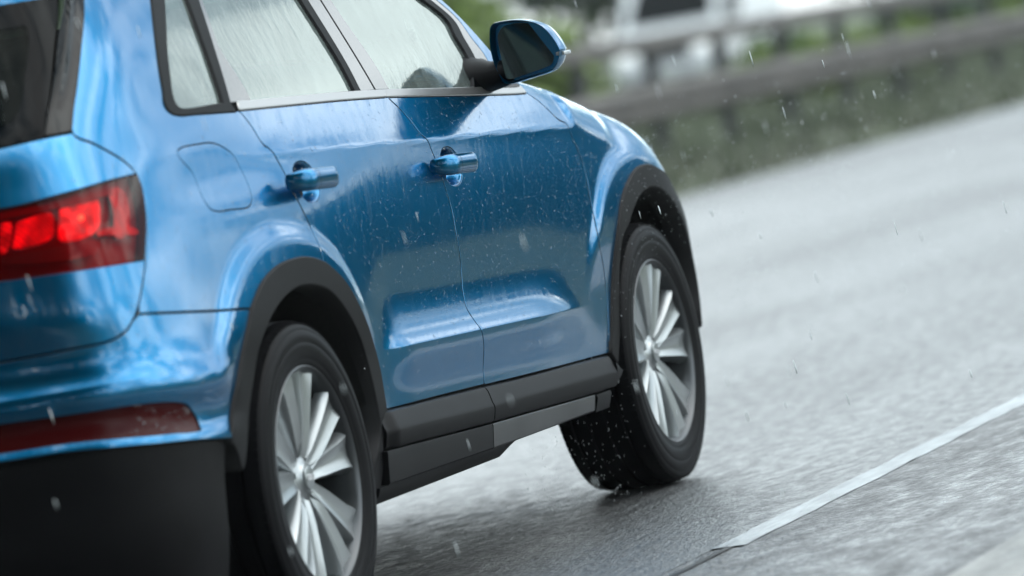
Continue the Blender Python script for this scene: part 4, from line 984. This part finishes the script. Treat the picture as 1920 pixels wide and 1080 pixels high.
for c, key, door in ((HANDLES[0], 'CUPR', rdoor), (HANDLES[1], 'CUPF', fdoor)): handle(c, key, door, False)

# --- arch trims and wheel wells
def xz(pts): return [(s_of(x, z), z) for x, z in pts]
ra_out = xz([(.447, .370), (.425, .300), (.385, .240)]); ra_in = xz([(.345, .240), (.378, .320)])
ra = loop(D['ROB'], D['ROL'], D['RO']+ra_out, [ra_out[-1], ra_in[0]], ra_in+D['RI'], [D['RI'][-1], (D['RI'][-1][0]+.03, .415), (D['ROB'][0][0]-.02, .455), D['ROB'][0]])
panel('arch_trim', suv, M['black_trim'], ra, off=.009, gap=.0006, bev=.004, depth=.055, res=(.02, .02))
fi_tail = arch_pts(2.603, 52, 5, -.062, 14)
fa = loop(front_arch[:], [front_arch[-1], fi_tail[-1]], rev(fi_tail), rev(DF['FI']), [DF['FI'][0], DF['FO'][0]])
panel('arch_trim', suv, M['black_trim'], fa, off=.009, gap=.0006, bev=.004, depth=.055, res=(.02, .02))
for wx in WHX:
    for s in (1, -1):
        mb = MB(); n = 30; V = []; Fc = []
        prof = [(.455, -.865), (.45, -.80), (.46, -.55), (.30, -.46), (0, -.45)]
        for i in range(n+1):
            a = R(8+162*i/n)
            for r, y in prof: V.append((wx+r*math.cos(a)*1.0, y*s, .345+r*math.sin(a)))
        k = len(prof)
        for i in range(n):
            for j in range(k-1): Fc.append((i*k+j, i*k+j+1, (i+1)*k+j+1, (i+1)*k+j))
        make('wheel_well', V, Fc, M['mud_liner'], suv)

# --- sills
def sweep(nm, rows, m, par, bev=True):
    """rows: list of (x, [(y, z)...]) section points, mirrored for the left"""
    k = len(rows[0][1]); V = [(x, y, z) for x, sec in rows for y, z in sec]
    Fc = [(i*k+j, i*k+j+1, (i+1)*k+j+1, (i+1)*k+j) for i in range(len(rows)-1) for j in range(k-1)]
    Fc += [tuple(range(k))[::-1], tuple((len(rows)-1)*k+j for j in range(k))]
    out = []
    for s, p_ in ((1, par[0]), (-1, par[1])):
        me = bpy.data.meshes.new(nm); bm = bmesh.new(); vs = [bm.verts.new((x, y*s, z)) for x, y, z in V]
        for f in Fc: bm.faces.new([vs[i] for i in (f if s == 1 else f[::-1])])
        bmesh.ops.recalc_face_normals(bm, faces=bm.faces)
        bm.to_mesh(me); bm.free(); me.materials.append(m); me.polygons.foreach_set('use_smooth', [True]*len(me.polygons))
        o = link(bpy.data.objects.new(nm, me), p_)
        bm = bmesh.new(); bm.from_mesh(me)
        for e in bm.edges: e.smooth = len(e.link_faces) != 2 or e.calc_face_angle(0) < R(35)
        bm.to_mesh(me); bm.free(); out.append(o)
    return out
def ztop(x): return float(np.interp(x, [.44, .463, .751, 1.156, 1.353, 1.822, 2.135, 2.2], [.437, .436, .4285, .416, .4085, .3955, .387, .385]))
def zcr(x): return float(np.interp(x, [.4, 1.109, 1.483, 2.063, 2.2], [.389, .363, .355, .340, .337]))
def zbt(x): return float(np.interp(x, [.4, 1.117, 1.428, 1.718, 1.96, 2.2], [.352, .328, .320, .312, .306, .303]))
def trim_sec(x, sh=0):
    sh = .0150*(1-float(sstep((x-.452)/.055)))
    a, b, c_ = ztop(x)-.001, zcr(x), zbt(x)
    return [(-.86, a-.004), (-.889+sh, a-.003), (-.8965+sh, a-.006), (-.902+sh, a-.016), (-.9085+sh, b+.010), (-.9115+sh, b+.003), (-.912+sh, b-.003), (-.911+sh, b-.010), (-.906+sh, c_+.004), (-.902+sh, c_), (-.86, c_-.004)]
def rowsx(x0, x1, f, n=14): return [(x, f(x)) for x in sorted(list(np.linspace(x0, x1, n))+[q for q in np.linspace(.455, .52, 9) if x0 < q < x1])]
seam_x = 1.160
sweep('door_trim', rowsx(.452, seam_x-.0035, trim_sec), M['black_trim'], rdoor)
sweep('door_trim', rowsx(seam_x+.0035, 2.128, trim_sec), M['black_trim'], fdoor)
def strip_sec(x):
    c_ = zbt(x)-.003; lo_ = float(np.interp(x, [.3, 1.32, 1.95, 2.2], [.272, .262, .260, .26]))
    return [(-.85, c_-.001), (-.8985, c_-.002), (-.900, c_-.006), (-.893, lo_+.003), (-.889, lo_), (-.85, lo_-.003)]
sweep('sill_strip', rowsx(.430, 1.156, strip_sec), M['black_trim'], (suv, suv))
sweep('sill_strip', rowsx(1.162, 1.955, strip_sec), M['sill_strip'], (suv, suv))
def flap_sec(x):
    t = float(np.interp(x, [.38, 1.30, 1.39], [0, 0, 1])); return [(-.84, .275), (-.886, .270), (-.880, .252+.012*t), (-.858, .232+.028*t), (-.82, .232+.028*t)]
sweep('sill_flap', rowsx(.38, 1.39, flap_sec, 30), M['black_trim'], (suv, suv))
# sill ends running into the arches
def end_sec(x):
    a = float(np.interp(x, [2.133, 2.178], [.383, .352])); b = float(np.interp(x, [2.10, 2.178], [.30, .325]))
    return [(-.86, a-.003), (-.90, a-.004), (-.911, a-.018), (-.913, (a+b)/2), (-.905, b), (-.86, b-.003)]
sweep('sill_end', rowsx(2.134, 2.176, end_sec, 6), M['black_trim'], (suv, suv))
def end_sec2(x):
    return [(-.85, .30), (-.895, .298), (-.897, .29), (-.885, .255), (-.85, .25)]
sweep('sill_end', rowsx(1.985, 2.10, end_sec2, 4), M['black_trim'], (suv, suv))
mb = MB(); mb.box(.46, 2.10, -.84, .84, .285, .50); mb.box(.62, 3.1, -.46, .46, .20, .6); mb.box(-.80, .6, -.46, .46, .21, .6); mb.box(-.76, -.47, -.70, .70, .27, .46)
mb.build('underbody', M['dark_cavity'], suv, False)
mb = MB(); mb.box(.46, 2.05, -.86, -.80, .275, .43); mb.build('sill_core', M['black_trim'], suv, False)

# --- inner shell behind the joints
sg, zg = np.meshgrid(np.linspace(-1.2, 4.72, 120), np.linspace(.25, 1.10, 40), indexing='ij')
Pi = S(sg.ravel(), zg.ravel()) - SN(sg.ravel(), zg.ravel())*.034
ok = np.ones(len(Pi), bool)
for wx in WHX: ok &= np.hypot(Pi[:, 0]-wx, Pi[:, 2]-.345) > .50
ok &= ~((Pi[:, 0] > 2.0) & (Pi[:, 2] > .66)); ok &= ~((Pi[:, 2] < .48) & (Pi[:, 0] > -.6))
Fc = []
for i in range(119):
    for j in range(39):
        f = (i*40+j, i*40+j+1, (i+1)*40+j+1, (i+1)*40+j)
        if all(ok[list(f)]): Fc.append(f)
V2 = Pi.copy(); V2[:, 1] *= -1
make('inner_shell', np.vstack([Pi, V2]), Fc+[tuple(i+len(Pi) for i in f)[::-1] for f in Fc], M['dark_cavity'], suv)

# --- cabin: floor, seats, dashboard, steering wheel
mb = MB(); mb.box(-.70, 2.0, -.74, .74, .50, .56); mb.box(-.70, .05, -.70, .70, .56, .98, .04); mb.box(1.72, 2.02, -.74, .74, .56, 1.02, .06); mb.build('cabin_floor', M['seat_fabric'], suv, False)
def seat(x, y, w_, h):
    e = MB(); e.box(x-.05, x+.46, y-w_/2, y+w_/2, .62, .78, .05)
    V = []; 
    e.add([(x-.05+.10, y-w_/2, .76), (x-.05+.10, y+w_/2, .76), (x-.20+.08, y+w_/2*.86, h), (x-.20+.08, y-w_/2*.86, h), (x-.07, y-w_/2, .76), (x-.07, y+w_/2, .76), (x-.22, y+w_/2*.86, h), (x-.22, y-w_/2*.86, h)],
          [(0, 1, 2, 3), (7, 6, 5, 4), (0, 3, 7, 4), (1, 5, 6, 2), (3, 2, 6, 7), (0, 4, 5, 1)])
    e.box(x-.26, x-.16, y-.13, y+.13, h+.02, h+.18, .04); e.build('seat', M['seat_fabric'], suv, True, 40)
for y in (-.36, .36): seat(1.02, y, .5, 1.16)
seat(.22, 0, 1.25, 1.14)
mb = MB(); n = 28
mb.tube([(1.60+.06*math.sin(a), .36+.18*math.cos(a), 1.00+.17*math.sin(a)) for a in np.linspace(0, 2*math.pi, n)], .014, 8, False)
mb.tube([(1.60, .19, 1.0), (1.66, .36, .99), (1.60, .53, 1.0)], .016, 6); mb.tube([(1.66, .36, .99), (1.80, .36, .92)], .03, 8); mb.build('steering_wheel', M['seat_fabric'], suv)

# --- door mirrors
def mirror_body(side):
    par = fdoor[0] if side == 1 else fdoor[1]
    Y = lambda y: y*side
    out = MIRROR_OUT; gl = MIRROR_GL
    c = np.mean(out, 0); cg = np.mean(gl, 0)
    X0 = 1.72; V = []; Fc = []; n = len(out)
    # rim ring at the back (towards the camera), shell bulging forwards
    layers = [(.0, .972, 0), (-.004, .99, 0), (.004, 1.0, 0), (.035, 1.0, 0), (.070, .93, .0), (.095, .78, .0), (.108, .5, 0), (.112, .15, 0)]
    for dx, k, _ in layers:
        for (y, z) in out:
            yy = c[0]+(y-c[0])*k; zz = c[1]+(z-c[1])*k; V.append((X0+dx+(.30*(-(yy)-.95))*-.35, Y(yy), zz))
    for i in range(len(layers)-1):
        for j in range(n): Fc.append((i*n+j, i*n+(j+1) % n, (i+1)*n+(j+1) % n, (i+1)*n+j))
    Fc.append(tuple((len(layers)-1)*n+j for j in range(n)))
    sh = lambda yy: (.30*(-(yy)-.95))*-.35
    body = MB().add(V, Fc).build('mirror_housing', P_, par, True, 60)
    # dark recess between housing edge and glass
    V = []; Fc = []; m_ = len(gl)
    o1 = [(c[0]+(y-c[0])*.972, c[1]+(z-c[1])*.972) for y, z in out]
    for (y, z) in o1: V.append((X0+sh(y), Y(y), z))
    for (y, z) in o1: V.append((X0+.022+sh(y), Y(c[0]+(y-c[0])*.93), c[1]+(z-c[1])*.93))
    for j in range(n): Fc.append((j, (j+1) % n, n+(j+1) % n, n+j))
    Fc.append(tuple(n+j for j in range(n)))
    MB().add(V, Fc).build('mirror_recess', P_, par, True, 40)
    # glass, slightly turned outwards and down
    V = [(X0+.012+sh(y)+.10*(z-cg[1])+.16*(-(y)+cg[0]), Y(y), z) for y, z in gl]; V += [(x+.004, y, z) for x, y, z in V]
    Fc = [tuple(range(m_)), tuple(range(2*m_-1, m_-1, -1))]+[(j, (j+1) % m_, m_+(j+1) % m_, m_+j) for j in range(m_)]
    MB().add(V, Fc).build('mirror_face', M['mirror_glass'], par, False)
    # indicator strip at the outer edge and the foot on the door
    tip = out[MIRROR_TIP]
    mb = MB(); mb.box(X0+.01, X0+.065, min(Y(tip[0]-.002), Y(tip[0]+.02)), max(Y(tip[0]-.002), Y(tip[0]+.02)), tip[1]-.014, tip[1]-.005, .002); mb.build('indicator', M['headlamp_glass'], par, True, 40)
    V = []; Fc = []; secs = [(-.765, 1.135, .105, .062), (-.80, 1.133, .078, .046), (-.84, 1.130, .056, .036), (-.90, 1.140, .046, .034)]
    for (y, z, a, b) in secs:
        for t in np.linspace(0, 2*math.pi, 17)[:-1]: V.append((X0+.055+a*math.cos(t), Y(y), z+b*math.sin(t)))
    for i in range(3):
        for j in range(16): Fc.append((i*16+j, i*16+(j+1) % 16, (i+1)*16+(j+1) % 16, (i+1)*16+j))
    MB().add(V, Fc).build('mirror_foot', M['black_trim'], par)
mirror_body(1); mirror_body(-1)

# --- wheels
def wheel_parts():
    tyre = MB()
    pr = [(.232, -.098), (.240, -.108), (.252, -.1135), (.256, -.1130), (.258, -.1142), (.275, -.1172), (.290, -.1185), (.2915, -.1175), (.294, -.1187), (.305, -.1178), (.318, -.1150), (.3195, -.1138), (.322, -.1140), (.331, -.109), (.338, -.100), (.342, -.090)]
    for g0 in (-.072, -.028, .020, .064):
        pr += [(.3445, g0-.003), (.337, g0-.0015), (.337, g0+.0075), (.3445, g0+.009)]
    pr += [(.342, .090), (.331, .109), (.305, .1178), (.275, .1172), (.24, .108), (.232, .098)]
    tyre.lathe(pr, 128)
    # shoulder blocks: small lugs round both shoulders
    for i in range(96):
        a = 2*math.pi*i/96; ca, sa = math.cos(a), math.sin(a)
        for y0, y1 in ((-.108, -.078), (.078, .108)):
            V = []
            for r in (.336, .3438):
                for da in (-.0285, .0285):
                    for y in (y0, y1):
                        rr_ = r-(.007 if (abs(y) > .1 and r > .34) else 0); V.append((rr_*math.cos(a+da), y, rr_*math.sin(a+da)))
            tyre.add(V, [(0, 1, 3, 2), (4, 6, 7, 5), (0, 4, 5, 1), (2, 3, 7, 6), (0, 2, 6, 4), (1, 5, 7, 3)])
    rim = MB()
    rim.lathe([(.243, -.104), (.2435, -.109), (.240, -.1115), (.236, -.1085), (.232, -.100), (.226, -.085), (.224, -.03), (.214, .02), (.212, .085), (.230, .10)], 128)
    return tyre, rim
tyre_mb, rim_mb = wheel_parts()
def spoke_mb(th0):
    """one spoke arm: from the hub to the rim, sides splayed, a raised crown line"""
    mb = MB(); sec = []
    for i, (r, w, yf, dp) in enumerate([(.046, .026, -.076, .030), (.070, .028, -.083, .034), (.10, .034, -.0885, .036), (.14, .039, -.0935, .036), (.18, .044, -.0975, .034), (.212, .050, -.1005, .030), (.231, .058, -.1005, .022)]):
        sec.append((r, w, yf, dp))
    return sec
spokes = MB()
for k in range(5):
    base = R(90+8)+2*math.pi*k/5
    for sg_ in (-1, 1):
        V = []; rows = spoke_mb(0)
        for (r, w, yf, dp) in rows:
            t = (r-.05)/.18; ang = base+sg_*(R(13.0)+R(2.0)*t)
            cx, cz = math.cos(ang), math.sin(ang); px, pz = -math.sin(ang), math.cos(ang)
            pts = [(-w, yf+dp), (-w*.92, yf+.012), (-w*.70, yf+.0), (-w*.2, yf+.007), (w*.2, yf+.007), (w*.70, yf+.0), (w*.92, yf+.012), (w, yf+dp)]
            for o_, y in pts: V.append((r*cx+o_*px*.92, y, r*cz+o_*pz*.92))
        n = 8; Fc = [(i*n+j, i*n+j+1, (i+1)*n+j+1, (i+1)*n+j) for i in range(len(rows)-1) for j in range(n-1)]
        spokes.add(V, Fc)
hub = MB(); hub.lathe([(.0, -.082), (.030, -.082), (.033, -.078), (.040, -.074), (.062, -.066), (.070, -.055), (.072, -.02)], 48)
cap = MB(); cap.mi = 0; cap.lathe([(.0, -.0885), (.022, -.0885), (.0262, -.0872), (.0278, -.083), (.0278, -.074)], 40)
cap.mi = 1
for i in range(4):      # four linked rings on the cap
    cx = (-1.5+i)*.0098; cap.tube([(cx+.0062*math.cos(a), -.0893, .0062*math.sin(a)) for a in np.linspace(0, 2*math.pi, 21)], .0010, 6, False)
bolts = MB()
for k in range(5):
    a = R(90+8+36)+2*math.pi*k/5; bolts.lathe([(0, -.066), (.007, -.066), (.0085, -.064), (.0085, -.05)], 6, (.045*math.cos(a), 0, .045*math.sin(a)))
disc = MB(); disc.lathe([(.065, -.03), (.150, -.03), (.152, -.028), (.152, -.008), (.065, -.008)], 64)
cal_ = MB()
V = []; 
for r, y in ((.115, -.05), (.172, -.05), (.172, .01), (.115, .01)):
    pass
n = 10
for i in range(n+1):
    a = R(150+50*i/n)
    for r, y in ((.115, -.048), (.170, -.048), (.170, .012), (.115, .012)): V.append((r*math.cos(a), y, r*math.sin(a)))
cal_.add(V, [(i*4+j, i*4+(j+1) % 4, (i+1)*4+(j+1) % 4, (i+1)*4+j) for i in range(n) for j in range(4)]+[(0, 1, 2, 3), (n*4+3, n*4+2, n*4+1, n*4)])
back = MB(); back.lathe([(.0, .03), (.205, .03), (.21, .06)], 48)
def fix(mb, nm, m, ang): 
    o = mb.build(nm, m, None, True, ang); C.objects.unlink(o); return o.data
MT = fix(tyre_mb, 'tyre', M['tyre_rubber'], 40); MR = fix(rim_mb, 'rim', M['rim_barrel'], 50)
MS = fix(spokes, 'spokes', M['rim_silver'], 38); MH = fix(hub, 'hub', M['rim_silver'], 50); MC = fix(cap, 'hub_cap', [M['rim_silver'], M['chrome']], 50)
MBt = fix(bolts, 'wheel_bolts', M['brake_steel'], 30); MD = fix(disc, 'brake_disc', M['brake_steel'], 50); MCl = fix(cal_, 'brake_caliper', M['mud_liner'], 30); MK = fix(back, 'brake_shield', M['mud_liner'], 30)
for (wx, rot0) in ((0., 4), (2.603, 12)):
    for s in (1, -1):
        e = empty('wheel', (wx, -.786*s, .345), 0 if s == 1 else math.pi); e.parent = suv
        if wx > 1: e.rotation_euler[2] += R(STEER)
        for nm, me in (('tyre', MT), ('rim', MR), ('spokes', MS), ('hub', MH), ('hub_cap', MC), ('wheel_bolts', MBt), ('brake_disc', MD), ('brake_caliper', MCl), ('brake_shield', MK)):
            o = link(bpy.data.objects.new(nm, me), e)
            if nm in ('spokes', 'hub_cap', 'wheel_bolts'): o.rotation_euler = (0, R(rot0), 0)
            if nm == 'brake_caliper' and s == -1: o.rotation_euler = (0, R(20), 0)
# exhaust, number plate, antenna (out of the frame to the left)
mb = MB(); mb.lathe([(.035, 0), (.038, .004), (.038, .14), (.034, .14), (.034, .01)], 24); ex = mb.build('exhaust', M['chrome'], suv); ex.rotation_euler = (0, 0, R(-90)); ex.location = (-.90, .55, .30)
mb = MB(); mb.box(-.912, -.898, -.26, .26, .60, .71, .004); mb.build('number_plate', M['plate_white'], suv, False)

# ================================================================ water: beads on the paint, spray, rain
mat('water', (.9, .97, 1.0), .04, trans=0, coat=1); b_ = M['water'].node_tree.nodes['Principled BSDF']
b_.inputs['Transmission Weight'].default_value = .85; b_.inputs['IOR'].default_value = 1.33
mat('spray_white', (.82, .88, .9), .25, coat=1)
ico = bmesh.new(); bmesh.ops.create_icosphere(ico, subdivisions=1, radius=1); ico.verts.index_update()
IV = np.array([tuple(v.co) for v in ico.verts]); IF = np.array([tuple(v.index for v in f.verts) for f in ico.faces]); ico.free()
def blobs(name, C_, A, B_, Cx, m, parent=None):
    """ellipsoids: centres and three half-axes"""
    n = len(C_); V = C_[:, None]+IV[None, :, 0:1]*A[:, None]+IV[None, :, 1:2]*B_[:, None]+IV[None, :, 2:3]*Cx[:, None]
    V = V.reshape(-1, 3); Fi = (IF[None]+(np.arange(n)*len(IV))[:, None, None]).reshape(-1)
    me = bpy.data.meshes.new(name); me.vertices.add(len(V)); me.vertices.foreach_set('co', V.ravel()); me.loops.add(len(Fi)); me.loops.foreach_set('vertex_index', Fi)
    nf = len(Fi)//3; me.polygons.add(nf); me.polygons.foreach_set('loop_start', np.arange(nf)*3); me.materials.append(m)
    me.update(calc_edges=True); me.polygons.foreach_set('use_smooth', [True]*nf); me.validate()
    o = link(bpy.data.objects.new(name, me), parent); o['kind'] = 'stuff'; return o
n = 8000
s_ = rng.uniform(-.2, 3.9, n); z_ = rng.beta(1.5, 1.3, n)*.72+.40
k = ((s_ < .9) & (z_ > .9)) | ((s_ > 3.45) & (z_ < .53)) | ((z_ < .44) & (s_ < 3.4)); s_, z_ = s_[~k], z_[~k]
Pb = S(s_, z_); Nb = SN(s_, z_)
ok = np.ones(len(Pb), bool)
for wx in WHX: ok &= np.hypot(Pb[:, 0]-wx, Pb[:, 2]-.345) > .46
Pb, Nb = Pb[ok], Nb[ok]; n = len(Pb)
sf = rng.uniform(-.35, 1.25, 1500); tf = rng.uniform(.80, 1.20, 1500); Pf = F(sf, tf); Nf = FN(sf, tf); kk = (Pf[:, 0] > 2.08) & (Pf[:, 2] > .8)
Pb = np.vstack([Pb, Pf[kk]]); Nb = np.vstack([Nb, Nf[kk]]); n = len(Pb)
r_ = .0008+.0013*rng.random(n)**3
tx = np.cross(Nb, [0, 0, 1.]); tx /= np.linalg.norm(tx, axis=1)[:, None]; ty = np.cross(Nb, tx)
st = 1+1.6*rng.random((n, 1))*(rng.random((n, 1)) > .6)
blobs('water_beads', Pb, tx*r_[:, None], ty*r_[:, None]*st, Nb*r_[:, None]*.4, M['water'], suv)
def flying(name, P0, dirv, ln, rad, m, label, cat):
    d = dirv/np.linalg.norm(dirv, axis=1)[:, None]; a = np.cross(d, [0, 1., .2]); a /= np.linalg.norm(a, axis=1)[:, None]; b = np.cross(d, a)
    o = blobs(name, P0, d*ln[:, None], a*rad[:, None], b*rad[:, None], m); o['label'] = label; o['category'] = cat; return o
# spray thrown back and up by the front wheel and hanging beside the wing
n = 420
a = rng.uniform(-.4, 2.9, n); rr = .30+.34*rng.random(n)
P1 = np.stack([2.603+rr*np.cos(a), -.93-.10*rng.random(n)**1.5, .345+rr*np.sin(a)], 1)
P1 = P1[P1[:, 2] > .02]; n = len(P1)
d1 = np.stack([-np.ones(n), rng.normal(-.2, .2, n), rng.normal(.25, .3, n)], 1)
n2 = 300
P2 = np.stack([2.28-.25*rng.random(n2), -.92+.28*rng.random(n2), .02+.42*rng.random(n2)**1.5], 1); P2[:, 0] -= (P2[:, 2] < .1)*.05
d2 = np.stack([rng.normal(-.3, .2, n2), rng.normal(0, .1, n2), np.ones(n2)], 1)
n3 = 1300
x3 = 2.9+rng.gamma(2., .9, n3); P3 = np.stack([x3, -1.0-.05*x3+rng.normal(.15, .35, n3), .35+.75*rng.beta(1.6, 1.6, n3)], 1)
P3[:, 2] = np.clip(P3[:, 2]-.06*(x3-2.9), .03, 2)
d3 = np.stack([-np.ones(n3), rng.normal(0, .3, n3), rng.normal(-.5, .3, n3)], 1)
PP = np.vstack([P1, P2, P3]); DD_ = np.vstack([d1, d2, d3]); n = len(PP)
ln = .0016+.0038*rng.random(n)**2.5;  ra_ = .0006+.0008*rng.random(n)**2.5
ra_[:len(P1)+n2] *= .72
flying('spray_droplets', PP, DD_, ln, ra_, M['spray_white'], 'fine droplets of spray thrown up around the front wheel', 'spray')
# falling rain between the camera and the road beyond
n = 190
t_ = rng.uniform(9.8, 19, n)
ctr = np.array(CAM)+np.array(fw)*t_[:, None]+np.array(r2)*(rng.uniform(-.1, .1, (n, 1))*t_[:, None])+np.array(u2)*(rng.uniform(-.056, .056, (n, 1))*t_[:, None])
ctr = ctr[ctr[:, 2] > .1]; n = len(ctr)
dr = np.stack([rng.normal(.02, .03, n), rng.normal(-.12, .03, n), -np.ones(n)], 1)
flying('falling_rain', ctr, dr, rng.uniform(.009, .022, n), rng.uniform(.0008, .0017, n), M['spray_white'], 'raindrops falling through the air around the car', 'rain')
